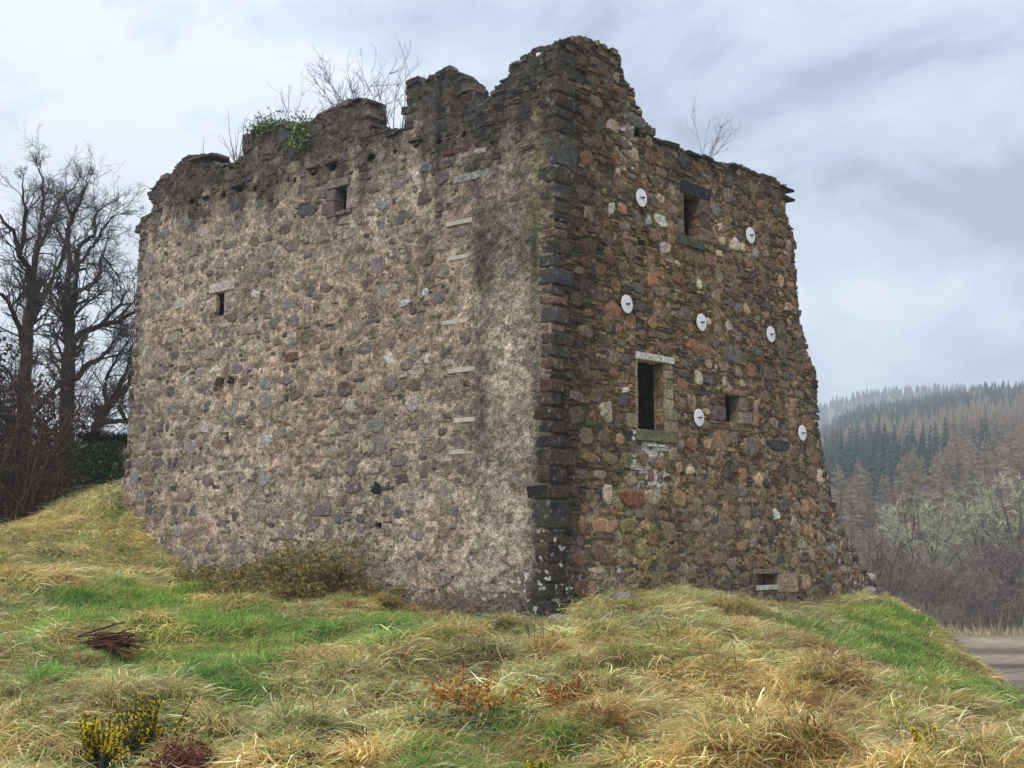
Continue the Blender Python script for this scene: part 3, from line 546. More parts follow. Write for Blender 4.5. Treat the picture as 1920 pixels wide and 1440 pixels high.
for (a, b) in SOCKETS:
    w, h = random.uniform(.08, .18), random.uniform(.06, .12)
    carve((((TC - a) / w) ** 2 + ((ZC - b) / h) ** 2) < 1 + .5 * (vnoise(TC * 9, ZC * 9, 5) - .5), .38, None)
for i_, (a, b) in enumerate(HOLES + PUTLOGS + [(3.4, 12.05)]):
    w, h = {0: (.26, .27), 1: (.16, .2), 7: (.24, .16)}.get(i_, (.1, .11))
    carve((((TC - a) / w) ** 2 + ((ZC - b) / h) ** 2) < 1 + .5 * (vnoise(TC * 9, ZC * 9, 6) - .5), .3, None)

def thick(z): return np.where(z > 12.25, .6, 1.7)
FRONT = wall(TJ, ZJ, disp)
BACK = wall_back(TJ, ZJ, thick(ZZ) + .05 * (fbm(TT * 3, ZZ * 3, 2, 430) - .5))
mort_l = np.array(S(148, 134, 117)); mort_r = np.array(S(122, 100, 74))
tone = fbm(TT * .5, ZZ * .7, 4, 441)[..., None]
pink = sstep(.5, .7, fbm(TT * .35 + 9, ZZ * .5, 3, 443))[..., None]
ml = mort_l * (.78 + .44 * tone) * (1 - pink * (1 - np.array([1.04, .97, .95])))
hl = harl(TT, ZZ)[..., None]
ml = ml * (1 - hl) + np.array(S(140, 129, 114)) * (.6 + .8 * tone) * (1 + .22 * sstep(-2.0, -1.5, TT + .5 * (tone[..., 0] - .5)) * sstep(1.0, 2.2, ZZ) * (1 - sstep(6.5, 9, ZZ)))[..., None] * hl
lowr = (1 - sstep(2.5, 5.0, ZZ + 2 * (tone[..., 0] - .5)))[..., None]
mr_ = (mort_r * (1 - lowr) + np.array(S(132, 114, 90)) * lowr) * (.7 + .6 * tone)
# limewash runs left below the tall window
lw = limewash(TT, ZZ)[..., None]
patch = .72 + .56 * sstep(.3, .7, fbm(TT * 4.5, ZZ * 5.5, 3, 449))[..., None]         # weathered-out and freshly limed spots
# rough courses: lines of joints that have weathered back
cz = (ZZ + .1 * np.sin(.7 * TT) + .10 * (fbm(TT * 1.3, ZZ, 3, 453) - .5)) / .52
course = np.exp(-(((cz - np.round(cz)) * .52) / .035) ** 2) * sstep(.42, .6, fbm(TT * 1.1, ZZ * 2, 3, 455)) * leftm * (1 - harl(TT, ZZ))
patch = patch * (1 - .42 * course[..., None])
colr = np.where(leftm[..., None], ml * patch, mr_ * patch) * stain(TT, ZZ)
fl = (sstep(.62, .74, fbm(TT * 5, ZZ * 6, 3, 451)) * .5 * ~leftm)[..., None]
colr = colr * (1 - fl) + np.array((.34, .3, .24)) * fl * stain(TT, ZZ)
lw2 = lw * (sstep(.36, .5, fbm(TT * 3, ZZ * 3, 3, 447)))[..., None]
colr = colr * (1 - lw2) + np.array((.62, .6, .55)) * lw2
lich = lichen_amt(TT, ZZ)
colr = np.concatenate([colr, lich[..., None]], -1)

def grid_mesh():
    core, parts = Acc(), {}
    idx = np.arange(NT * NZ).reshape(NZ, NT)
    q = np.stack([idx[:-1, :-1], idx[:-1, 1:], idx[1:, 1:], idx[1:, :-1]], -1)
    fr = kind == 1
    # vertices: front, back, then pushed-in copies
    used = np.zeros((NZ, NT), bool)
    for dz in (0, 1):
        for dt in (0, 1):
            used[dz:NZ - 1 + dz, dt:NT - 1 + dt] |= (kind > 0)
    remap = -np.ones(NT * NZ, int); u = np.flatnonzero(used.ravel()); remap[u] = np.arange(len(u))
    F3 = FRONT.reshape(-1, 3); B3 = BACK.reshape(-1, 3); C4 = colr.reshape(-1, 4)
    nU = len(u)
    core.v = F3[u].tolist() + B3[u].tolist()
    core.c = [tuple(c) for c in C4[u]] * 2
    core.f = remap[q[fr]].tolist()
    through = [k for k in DEPTH if DEPTH[k] is None]
    bk = (kind > 0)
    for k in through: bk &= kind != k
    core.f += (remap[q[bk]][:, ::-1] + nU).tolist()
    pushed = {}
    def push(acc_, key, v, depth):
        kk = (key, v)
        if kk not in pushed:
            j, i = divmod(v, NT)
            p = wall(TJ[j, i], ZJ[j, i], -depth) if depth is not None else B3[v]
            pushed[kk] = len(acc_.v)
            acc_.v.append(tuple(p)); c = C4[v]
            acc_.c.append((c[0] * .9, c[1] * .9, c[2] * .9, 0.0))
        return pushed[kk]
    def keep(acc_, key, v):
        kk = (key, "f", v)
        if kk not in pushed:
            pushed[kk] = len(acc_.v); acc_.v.append(tuple(F3[v])); acc_.c.append(tuple(C4[v]))
        return pushed[kk]
    K = np.zeros((NZ + 1, NT + 1), int); K[1:NZ, 1:NT] = kind      # padded cells
    def rim(v0, v1, ka, kb):
        """edge v0-v1 between a wall cell and something else"""
        other = kb if ka == 1 else ka
        if ka != 1 and kb != 1: return
        if other == 0:
            core.f.append((remap[v0], remap[v1], remap[v1] + nU, remap[v0] + nU)); return
        d, own = DEPTH[other], OWNER[other]
        if own is None:
            if d is None: core.f.append((remap[v0], remap[v1], remap[v1] + nU, remap[v0] + nU)); return
            a_, b_ = push(core, other, v0, d), push(core, other, v1, d)
            core.f.append((remap[v0], remap[v1], b_, a_))
        else:
            A = parts.setdefault(own, Acc())
            A.f.append((keep(A, own, v0), keep(A, own, v1), push(A, own, v1, d), push(A, own, v0, d)))
    J, I = np.nonzero(K[:-1, 1:-1] != K[1:, 1:-1])     # horizontal edges at vertex row J
    for j, i in zip(J, I): rim(int(idx[j, i]), int(idx[j, i + 1]), K[j, i + 1], K[j + 1, i + 1])
    J, I = np.nonzero(K[1:-1, :-1] != K[1:-1, 1:])
    for j, i in zip(J, I): rim(int(idx[j, i]), int(idx[j + 1, i]), K[j + 1, i], K[j + 1, i + 1])
    for k, d in DEPTH.items():
        if d is None: continue
        own = OWNER[k]
        if own in OPEN_BACK: continue
        A = core if own is None else parts.setdefault(own, Acc())
        for quad in q[kind == k]:
            A.f.append(tuple(push(A, k if own is None else own, int(v), d) for v in quad))
    return core, parts
core, win_acc = grid_mesh()
core.build("wall", M_MORTAR, castle)

# ---- masonry
RES = 0.02
OT0, OZ0 = -17.0, -1.2
OW, OH = int(35 / RES), int(15.6 / RES)
ot = OT0 + (np.arange(OW) + .5) * RES; oz = OZ0 + (np.arange(OH) + .5) * RES
OTG, OZG = np.meshgrid(ot, oz)
occ = ~in_poly(OTG, OZG, OUTLINE)
occ |= ((OTG > -2.5 + .8 * (fbm(OTG * 2, OZG * 1.5, 3, 71) - .5)) & (OTG < -.1) & (OZG > .7) & (OZG < 9.6 + 2.5 * (fbm(OTG * 2, OZG * 1.5, 3, 72) - .5)))       # harled strip
for (a, b, c, d) in WINDOWS.values():
    occ |= (OTG > a - .05) & (OTG < b + .05) & (OZG > c - .05) & (OZG < d + .05)
for (a, b) in SOCKETS: occ |= (np.abs(OTG - a) < .24) & (np.abs(OZG - b) < .16)
for (a, b) in HOLES + PUTLOGS + [PEEPHOLE]: occ |= (np.abs(OTG - a) < .16) & (np.abs(OZG - b) < .17)
def block_region(a, b, c, d): 
    i0, i1 = int((a - OT0) / RES), int((b - OT0) / RES) + 1; j0, j1 = int((c - OZ0) / RES), int((d - OZ0) / RES) + 1
    occ[max(j0, 0):j1, max(i0, 0):i1] = True
def ring(w, h, n, p, jit):
    out = []; ph = random.uniform(0, 6.28)
    for k in range(n):
        a = ph + 2 * math.pi * (k + random.uniform(-.28, .28)) / n
        r = (abs(math.cos(a)) ** p + abs(math.sin(a)) ** p) ** (-1 / p) * random.uniform(1 - jit, 1 + jit * .5)
        out.append((r * math.cos(a) * w / 2, r * math.sin(a) * h / 2))
    return out
def test_place(t0, z0, w, h, pad=.012, force=False):
    i0, i1 = int((t0 - w / 2 - pad - OT0) / RES), int((t0 + w / 2 + pad - OT0) / RES) + 1
    j0, j1 = int((z0 - h / 2 - pad - OZ0) / RES), int((z0 + h / 2 + pad - OZ0) / RES) + 1
    if i0 < 0 or j0 < 0 or i1 >= OW or j1 >= OH: return False
    sub = occ[j0:j1, i0:i1]
    u = (OTG[j0:j1, i0:i1] - t0) / (w / 2 + pad); v = (OZG[j0:j1, i0:i1] - z0) / (h / 2 + pad)
    m = (np.abs(u) ** 3.2 + np.abs(v) ** 3.2) < 1
    if not force and (sub & m).any(): return False
    if force and (sub & m).mean() > .3: return False
    sub |= m
    return True
def stone_geo(t0, z0, w, h, proud, p, jit, n, bulge, tilt=None):
    rg = ring(w, h, n, p, jit)
    tx, tz = (random.uniform(-.04, .04), random.uniform(-.04, .04)) if tilt is None else tilt
    vt, vz, vd = [], [], []
    for sc, dd in ((1.0, -.10), (1.0, proud - bulge), (.80, proud)):
        for (a, c) in rg:
            k = random.uniform(-.012, .012) if sc < 1 else 0
            vt.append(t0 + a * sc); vz.append(z0 + c * sc); vd.append(dd + a * tx + c * tz + k)
    vt.append(t0 + random.uniform(-.1, .1) * w); vz.append(z0 + random.uniform(-.1, .1) * h); vd.append(proud + random.uniform(-.004, .014))
    fs = []
    for r_i in (0, 1):
        for k in range(n):
            fs.append((r_i * n + k, r_i * n + (k + 1) % n, (r_i + 1) * n + (k + 1) % n, (r_i + 1) * n + k))
    for k in range(n): fs.append((2 * n + k, 2 * n + (k + 1) % n, 3 * n))
    if t0 < 0: pass
    else: fs = [f[::-1] for f in fs]
    return wall(np.array(vt), np.array(vz), np.array(vd)).tolist(), fs
stones = []     # (visible size, verts, faces, colour)
def add_stone(t0, z0, w, h, col, left, named=False):
    st = stain(t0, z0); li = float(lichen_amt(t0, z0))
    st = .15 + .85 * st
    c = tuple(float(x * y) for x, y in zip(col, st)) + (li,)
    pl = float((1 - sstep(3.78, 3.9, z0)) * sstep(4.5, 6, -t0) * .09) if left else 0
    if left:
        g = stone_geo(t0, z0, w, h, random.uniform(-.01, .03) + pl, random.choice((2.6, 3.6, 6.0)), .27, random.randint(5, 8), .022)
        mm = 0 if named else random.uniform(.0, .3)
        mcol = mort_l * st * random.uniform(.8, 1.0)
        c = tuple(float(x * (1 - mm) + y * mm) for x, y in zip(c[:3], mcol)) + (li,)
    else:
        g = stone_geo(t0, z0, w, h, random.uniform(.0, .045), random.choice((2.8, 4.0, 6.0)), .24, random.randint(5, 8), .018)
        mm = random.uniform(.0, .2) if named else random.uniform(.05, .38)
        mcol = mort_r * st * random.uniform(.85, 1.1)
        c = tuple(float(x * (1 - mm) + y * mm) * 1.12 for x, y in zip(c[:3], mcol)) + (li,)
    vs, fs = g
    smear = random.random() if left else 0.0
    # no three stones are one flat colour: shade the rings a little apart
    n = (len(vs) - 1) // 3
    cc = []
    for k in range(len(vs)):
        q = random.uniform(.86, 1.12)
        if smear > .6 and not named and random.random() < .5:
            mk = random.uniform(.2, .8); cc.append(tuple(float(x * q * (1 - mk) + y * mk) for x, y in zip(c[:3], mcol)) + (c[3],))
        else: cc.append((c[0] * q, c[1] * q, c[2] * q, c[3]))
    px = w * h * (abs(DL[0]) if left else abs(DR[0])) / (30 + .7 * abs(t0)) ** 2
    stones.append((px, vs, fs, cc))

# quoins first: they own the corner
parts_todo = []
def quoin_geo(z0, z1, la, lb):
    p = random.uniform(.0, .035); j = lambda s=.05: random.uniform(-s, s)
    vs = []
    bs_ = []
    for zz, ins in ((z0, .03), (z0 + .035, 0), (z1 - .035, 0), (z1, .03)):
        # outline in (a along left wall, b along right wall), outward negative
        pts = [(la + j(), .25), (la + j(), -p + ins + j(.006)), (.06, -p + ins + j(.008)), (-p + ins + .012, -p + ins + .012), (-p + ins + j(.008), .06), (-p + ins + j(.006), lb + j()), (.25, lb + j())]
        for a, b in pts:
            # a is measured along DL; b along DR
            bb = float(bat(np.array(zz)))
            q = CB + NL * bb + DL * a + DR * b
            vs.append((q[0], q[1], zz + j(.016)))
    n = 7; fs = []
    # outward faces of the left wall lie at b = -p (NL = -DR), of the right wall at a = -p (NR = -DL)
    for r_i in range(3):
        for k in range(n - 1): fs.append((r_i * n + k, r_i * n + k + 1, (r_i + 1) * n + k + 1, (r_i + 1) * n + k))
    fs.append(tuple(range(n))[::-1]); fs.append(tuple(3 * n + k for k in range(n)))
    return vs, fs
for (z0, z1, la, lb, r, g, b) in QUOINS:
    vs, fs = quoin_geo(z0 + .004, z1 - .004, la, lb)
    c = var(tuple(.7 * x + .3 * y for x, y in zip(SM(r, g, b, .55), S(60, 54, 47))), .14)
    if z1 < 6: c = tuple(x * .74 for x in c)
    li = .75 if z1 < 2.4 else .22
    A = Acc(); A.add(vs, fs, [(c[0] * q, c[1] * q, c[2] * q, li) for q in (random.uniform(.8, 1.2) for _ in vs)])
    mq = [float(x) for x in mort_r * .55]
    A.c = [tuple(x * (1 - k) + y * k for x, y in zip(cc[:3], mq)) + (cc[3],) for cc in A.c for k in (random.choice((0, 0, .15, .3, .6)),)]
    A.build("quoin", M_STONE, castle)
    block_region(-la - .02, lb + .02, z0, z1)

def block_geo(t0, t1, z0, z1, d0, d1, j=.01, ch=.016):
    def J(): return random.uniform(-j, j)
    cs = [(t0 + J(), z0 + J()), (t1 + J(), z0 + J()), (t1 + J(), z1 + J()), (t0 + J(), z1 + J())]
    tm, zm = (t0 + t1) / 2, (z0 + z1) / 2
    T_, Z_, D_ = [], [], []
    for ins, dd in ((0, d0), (0, d1 - ch), (ch, d1)):
        for a, b in cs:
            T_.append(a - math.copysign(ins, a - tm)); Z_.append(b - math.copysign(ins, b - zm)); D_.append(dd + (J() * .6 if ins else 0))
    fs = [(r_ * 4 + k, r_ * 4 + (k + 1) % 4, (r_ + 1) * 4 + (k + 1) % 4, (r_ + 1) * 4 + k) for r_ in (0, 1) for k in range(4)] + [(8, 9, 10, 11)]
    return wall(np.array(T_), np.array(Z_), np.array(D_)).tolist(), fs
def block(name, t0, t1, z0, z1, d0, d1, col, parent, mat=None, j=.01, li=0.1, label=None):
    vs, fs = block_geo(t0, t1, z0, z1, d0, d1, j)
    A = Acc(); A.add(vs, fs, [(col[0] * q, col[1] * q, col[2] * q, li) for q in (random.uniform(.88, 1.12) for _ in vs)])
    o = A.build(name, mat or M_STONE, parent)
    if label: o["label"] = label
    block_region(min(t0, t1) - .01, max(t0, t1) + .01, z0 - .01, z1 + .01)
    return o
win_label = {"tall": "tall dark window with yellow sandstone jambs and mossy sill", "upper": "narrow upper window with brown rounded jamb",
             "small": "small square window with two jamb stones", "niche": "shallow low niche near the foot of the wall",
             "upper_left": "small window high in the harled wall", "slit": "narrow slit with pale lintel"}
wobj = {}
for wname, A in win_acc.items():
    wobj[wname] = A.build("window", M_MORTAR, castle); wobj[wname]["label"] = win_label[wname]
a, b, c, d = WINDOWS["tall"]
w = wobj["tall"]
block("lintel", a - .1, b + .42, d + .0, d + .17, -.35, .05, SM(196, 188, 172), w, li=.9)
block("sill", a - .12, b + .5, c - .27, c, -.3, .045, SM(104, 102, 56), w)
z = c
for i, (h, ln) in enumerate(((.3, .55), (.26, .5), (.27, .36), (.24, .34), (.26, .36), (.22, .33), (.16, .36))):
    block("jamb_stone", b, b + ln, z + .006, min(z + h, d) - .006, -.32, .03 + .012 * (i % 2), var(SM(*random.choice(((150, 132, 92), (138, 122, 82), (160, 140, 104), (132, 122, 78)))), .1), w)
    z += h
z = c
for h, ln in ((.36, .5), (.4, .1), (.5, .12), (.45, .09)):
    block("jamb_stone", a - ln, a, z + .006, min(z + h, d) - .006, -.3, .02, var(SM(146, 130, 90), .1), w)
    z += h
a, b, c, d = WINDOWS["upper"]
w = wobj["upper"]
block("lintel", a - .15, b + .5, d, d + .34, -.4, .03, SM(44, 44, 46), w)
block("sill", a - .35, b + .12, c - .26, c - .0, -.3, .07, SM(72, 76, 50), w)
for z0, z1, cc, ln in ((c + .01, c + .36, (128, 96, 72), .55), (c + .37, c + .74, (96, 68, 54), .46), (c + .75, d - .01, (112, 82, 64), .44)):
    block("jamb_stone", b, b + ln, z0, z1, -.35, .05, SM(*cc), w)
block("jamb_stone", a - .34, a, c + .02, c + .42, -.3, .02, SM(118, 90, 72), w)
block("jamb_stone", a - .28, a, c + .44, d - .02, -.3, .02, SM(104, 78, 62), w)
a, b, c, d = WINDOWS["small"]
w = wobj["small"]
block("lintel", a - .12, (a + b) / 2 - .01, d, d + .14, -.3, .04, SM(136, 108, 68), w)
block("lintel", (a + b) / 2 + .01, b + .36, d, d + .15, -.3, .05, SM(130, 100, 66), w)
block("jamb_stone", b, b + .62, c + .01, c + .32, -.3, .04, SM(134, 116, 88), w)
block("jamb_stone", b, b + .42, c + .34, d - .02, -.3, .035, SM(128, 108, 84), w)
block("jamb_stone", a - .62, a, c + .02, c + .38, -.3, .02, SM(106, 82, 76), w)
a, b, c, d = WINDOWS["niche"]
w = wobj["niche"]
block("lintel", a - .2, b + .2, d, d + .12, -.3, .03, SM(122, 104, 84), w)
block("jamb_stone", b, b + .55, c - .2, d - .02, -.4, .03, SM(150, 122, 88), w)
block("jamb_stone", b + .58, b + 1.1, c - .22, d, -.3, .03, SM(160, 128, 90), w)
block("sill", a - .1, b, c - .12, c, -.4, .03, SM(170, 160, 145), w, li=.8)
a, b, c, d = WINDOWS["upper_left"]
w = wobj["upper_left"]
block("lintel", a - .3, b + .08, d, d + .22, -.3, .06, SM(120, 112, 98), w)
block("jamb_stone", a - .5, a, c, c + .32, -.3, .04, SM(108, 88, 80), w)
block("jamb_stone", a - .34, a, c + .34, d - .02, -.3, .03, SM(100, 86, 78), w)
block("jamb_stone", b, b + .3, c, d - .05, -.3, .03, SM(126, 106, 98), w)
block("sill", a - .3, b + .2, c - .12, c, -.3, .05, SM(96, 86, 78), w)
a, b, c, d = WINDOWS["slit"]
w = wobj["slit"]
block("lintel", a - .3, b + .45, d, d + .26, -.3, .05, SM(176, 156, 146), w)
# timber slips let into the patched seam
for (tt, zz, ln, ang) in STRIPS:
    vs, fs = block_geo(tt - ln / 2, tt + ln / 2, zz - .055, zz + .055, -.06, .03, .008, .006)
    A = Acc(); A.add(vs, fs, SM(178, 166, 148))
    A.build("timber_slip", M_TIMBER, castle)
    block_region(tt - ln / 2, tt + ln / 2, zz - .08, zz + .08)
block("lintel_stone", -3.55, -2.55, 11.30, 11.44, -.1, .02, SM(96, 46, 48), castle, label="dark red stone above the seam")
block("lintel_stone", -3.05, -2.15, 11.14, 11.27, -.1, .02, SM(148, 140, 130), castle, label="pale grey stone above the seam")
block("lintel_stone", -3.2, -2.0, 10.52, 10.72, -.1, .02, SM(128, 128, 122), castle, li=.9, label="lime streaked slab in the seam")

vs, fs = stone_geo(PEEPHOLE[0], PEEPHOLE[1], .13, .12, .06, 2.2, .1, 9, .03)  # white stand-in for the sky-bright peephole, added instead of a hole
A = Acc(); A.add(vs, fs, (.8, .8, .78)); o = A.build("peephole_spot", M_WHITE, castle); o["label"] = "small white spot standing in for a peephole near the top of the corner turret"
# named stones seen in the photograph, then random rubble
for (tt, zz, w, h, r, g, b) in STONES_RIGHT:
    if test_place(tt, zz, w, h, .0, True): add_stone(tt, zz, w, h, var(SM(r, g, b, .74), .05), False, True)
for (tt, zz, w, h, r, g, b) in STONES_LEFT:
    if test_place(tt, zz, w, h, .0, True): add_stone(tt, zz, w, h, var(SM(r, g, b), .05), True, True)
PAL_R = [((108, 86, 64), 5), ((142, 116, 86), 4), ((148, 100, 60), 4), ((96, 92, 84), 4), ((68, 72, 74), 3), ((178, 158, 124), 1.4), ((102, 96, 66), 2.5), ((118, 78, 58), 3.5), ((120, 108, 88), 4)]
PAL_L = [((122, 106, 94), 5), ((110, 98, 96), 4), ((84, 80, 76), 3), ((148, 128, 108), 4), ((118, 118, 120), 2.5), ((112, 88, 70), 3), ((172, 160, 146), 1), ((98, 80, 72), 2)]
def pick(pal): return random.choices([p[0] for p in pal], [p[1] for p in pal])[0]
def scatter(t_lo, t_hi, n, wr, hr_, pal, left, course=None, prob=None):
    for _ in range(n):
        tt = random.uniform(t_lo, t_hi); zz = random.uniform(-.6, 13.9)
        w = random.uniform(*wr); h = random.uniform(*hr_)
        if course and random.random() < .75: zz = round(zz / course) * course + random.uniform(-.04, .04) + .1 * math.sin(tt * .7)
        i, j = int((tt - OT0) / RES), int((zz - OZ0) / RES)
        if occ[min(max(j, 0), OH - 1), min(max(i, 0), OW - 1)]: continue
        if prob and random.random() > prob(tt, zz): continue
        if test_place(tt, zz, w, h): add_stone(tt, zz, w, h, var(SM(*pick(pal)), .26), left)
lowp = lambda t, z: 1.0 if z < 4 else .75
scatter(.5, 16.6, 2600, (.34, .62), (.26, .46), PAL_R, False, .47)
scatter(.5, 16.6, 4200, (.22, .40), (.18, .32), PAL_R, False, .31)
scatter(.5, 16.6, 3600, (.14, .26), (.12, .24), PAL_R, False)
scatter(-16.5, -2.3, 1500, (.45, .8), (.30, .46), PAL_L, True, .52)
scatter(-16.5, -2.3, 4800, (.30, .62), (.22, .40), PAL_L, True, .52)
scatter(-16.5, -2.3, 6500, (.20, .36), (.16, .32), PAL_L, True, .26)
scatter(-16.5, -.4, 1200, (.12, .22), (.10, .2), PAL_L, True)
# slate pinnings laid in beds through whatever is left
slates = []
def slate(t0, t1, z0, z1, proud, col, li, left):
    if t1 - t0 < .03: return
    j = lambda s: random.uniform(-s, s)
    hh = z1 - z0
    cs = [(t0 + j(.02), z0 + j(hh * .15)), (t1 + j(.02), z0 + j(hh * .15)), (t1 + j(.03), z1 + j(hh * .2)), (t0 + j(.03), z1 + j(hh * .2))]
    tm, zm = (t0 + t1) / 2, (z0 + z1) / 2
    T_, Z_, D_ = [], [], []
    for ins, dd in ((0, -.08), (0, proud - .012), (.16, proud)):
        for a, b in cs:
            T_.append(a + (tm - a) * ins * .5); Z_.append(b + (zm - b) * ins * 1.3); D_.append(dd + j(.007))
    fs = [(r_ * 4 + k, r_ * 4 + (k + 1) % 4, (r_ + 1) * 4 + (k + 1) % 4, (r_ + 1) * 4 + k) for r_ in (0, 1) for k in range(4)] + [(8, 9, 10, 11)]
    c = col
    slates.append(((t1 - t0) * hh / (30 + .7 * abs(tm)) ** 2, wall(np.array(T_), np.array(Z_), np.array(D_)).tolist(), fs, [(c[0] * q, c[1] * q, c[2] * q, li) for q in (random.uniform(.85, 1.15) for _ in T_)]))
PAL_SR = [((82, 70, 54), 5), ((94, 78, 56), 5), ((66, 62, 56), 3), ((108, 90, 64), 4), ((54, 50, 46), 1.5), ((132, 114, 86), 2), ((88, 84, 60), 2)]
PAL_SL = [((112, 98, 88), 4), ((88, 80, 76), 4), ((132, 114, 98), 3), ((70, 66, 64), 2)]
zrow = -.9
while zrow < 13.9:
    hrow = random.uniform(.045, .11)
    j0, j1 = int((zrow - OZ0) / RES), max(int((zrow + hrow - OZ0) / RES), int((zrow - OZ0) / RES) + 1)
    free = ~occ[j0:j1 + 1].any(0) if j1 + 1 < OH else np.zeros(OW, bool)
    i = 0
    while i < OW:
        if not free[i]: i += 1; continue
        k = i
        while k < OW and free[k]: k += 1
        # run i..k
        p = i
        while p < k:
            ln = int(random.uniform(.10, .42) / RES)
            e_ = min(p + ln, k)
            t0, t1 = OT0 + p * RES + .006, OT0 + e_ * RES - .006
            tm = (t0 + t1) / 2
            left = tm < 0
            keep_p = (.93 if zrow > 3.2 else .62) if not left else (.16 if zrow < 11.2 else .4)
            if random.random() < keep_p and (abs(tm) > .15):
                st = .3 + .7 * stain(tm, zrow); c = var(SM(*pick(PAL_SL), .9) if left else S(*pick(PAL_SR), 1.45), .2)
                c = tuple(float(x * y) for x, y in zip(c, st))
                if random.random() < .85 * float(limewash(tm, zrow)): c = (.52, .5, .45)
                pl = float((1 - sstep(3.78, 3.9, zrow)) * sstep(4.5, 6, -tm) * .09) if left else 0
                slate(t0, t1, zrow, zrow + hrow, (random.uniform(.005, .035) if left else random.uniform(-.005, .045)) + pl, c, float(lichen_amt(tm, zrow)), left)
            p = e_
        i = k
    zrow += hrow + random.uniform(.008, .02)
# loose stones and slabs along the broken edge give the skyline its teeth
def edge_slabs():
    out = []
    n = len(OUTLINE)
    for i in range(1, n - 1):
        (a0, b0), (a1, b1) = OUTLINE[i], OUTLINE[i + 1] if i + 1 < n else OUTLINE[0]
        if min(b0, b1) < -.3: continue
        ln = math.hypot(a1 - a0, b1 - b0)
        k = max(1, int(ln / .17))
        for q in range(k):
            f = (q + random.random()) / k
            tt, zz = a0 + (a1 - a0) * f, b0 + (b1 - b0) * f
            steep = abs(b1 - b0) > abs(a1 - a0)
            w = random.uniform(.14, .4); h = random.uniform(.04, .13) if random.random() < .7 else random.uniform(.12, .2)
            dt = random.uniform(-.08, .06) * (1 if steep else 1)
            left = tt < 0
            T_ = .55 if zz > 12.25 else 1.0
            d1 = random.uniform(-.02, .06); d0 = -random.uniform(.3, T_)
            tl, tr = tt - w / 2 + dt, tt + w / 2 + dt
            nn = math.hypot(a1 - a0, b1 - b0) + 1e-6
            if steep: h = random.uniform(.05, .24); w = random.uniform(.2, .42)
            ins_ = w * .38 if steep else 0
            tl += ins_ * (b1 - b0) / nn; tr += ins_ * (b1 - b0) / nn
            zl = zz - h * random.uniform(.4, .9)
            tl2 = random.uniform(-.04, .04)
            cs = [(tl, zl), (tr, zl + tl2), (tr - random.uniform(0, .05), zl + h + tl2), (tl + random.uniform(0, .05), zl + h)]
            TT_, Z_, D_ = [], [], []
            for ins, dd in ((.02, d0), (0, d1 - .02), (.02, d1)):
                tm_, zm_ = (tl + tr) / 2, zl + h / 2
                for a, b in cs:
                    TT_.append(a - math.copysign(ins, a - tm_) + random.uniform(-.012, .012)); Z_.append(b - math.copysign(ins * .6, b - zm_) + random.uniform(-.008, .008)); D_.append(dd + random.uniform(-.03, .03))
            if abs(tt) < .5: continue
            fs = [(r_ * 4 + k_, r_ * 4 + (k_ + 1) % 4, (r_ + 1) * 4 + (k_ + 1) % 4, (r_ + 1) * 4 + k_) for r_ in (0, 1) for k_ in range(4)] + [(8, 9, 10, 11), (3, 2, 1, 0)]
            c = var(SM(*(pick(PAL_SR) if not left else random.choice(((84, 74, 68), (66, 60, 56), (98, 86, 76))))), .2)
            out.append((w * h / (30 + .7 * abs(tt)) ** 2, wall(np.array(TT_), np.array(Z_), np.array(D_)).tolist(), fs, [(c[0] * q2, c[1] * q2, c[2] * q2, .15) for q2 in (random.uniform(.8, 1.2) for _ in TT_)]))
    return out
slabs = edge_slabs()
# projecting slates above the row of sockets, and cope slates on the right wallhead
for (a, b) in SOCKETS:
    if random.random() < .45: block("corbel_slate", a - .25, a + .22, b + .1, b + .17, -.3, .12, var(SM(70, 64, 60), .2), castle, M_SLATE, .02)
tt = 3.9
while tt < 10.5:
    w = random.uniform(.3, .75)
    zt = float(np.interp(tt + w / 2, [p[0] for p in OUTLINE if p[0] > 3.8 and p[1] > 11.8], [p[1] for p in OUTLINE if p[0] > 3.8 and p[1] > 11.8]))
    block("cope_slate", tt, tt + w, zt - .06, zt + random.uniform(-.02, .07), -.9, random.uniform(.02, .18), var(SM(58, 54, 50), .25), castle, M_SLATE, .025)
    tt += w * random.uniform(.85, 1.6)
block("cope_slate", -13.9, -12.75, 13.12, 13.2, -.5, .16, SM(84, 80, 70), castle, M_SLATE, .03)
block("cope_slate", 10.2, 10.95, 12.02, 12.09, -.7, .12, SM(50, 48, 46), castle, M_SLATE, .03)
block("cope_slate", 10.35, 11.0, 11.74, 11.82, -.7, .1, SM(56, 52, 48), castle, M_SLATE, .03)

def emit_parts(lst, name, rest, mat, limit):
    lst.sort(key=lambda q: -q[0])
    for px, vs, fs, cc in lst[:limit]:
        A = Acc(); A.add(vs, fs, cc); A.build(name, mat, castle)
    A = Acc()
    for px, vs, fs, cc in lst[limit:]: A.add(vs, fs, cc)
    if A.v: A.build(rest, mat, castle)["kind"] = "stuff"
emit_parts(stones, "stone", "rubble", M_STONE, 300)
emit_parts(slates, "slate", "slate_pinnings", M_SLATE, 200)
emit_parts(slabs, "slab", "wallhead_rubble", M_STONE, 120)
print("stones", len(stones), "slates", len(slates), "slabs", len(slabs))

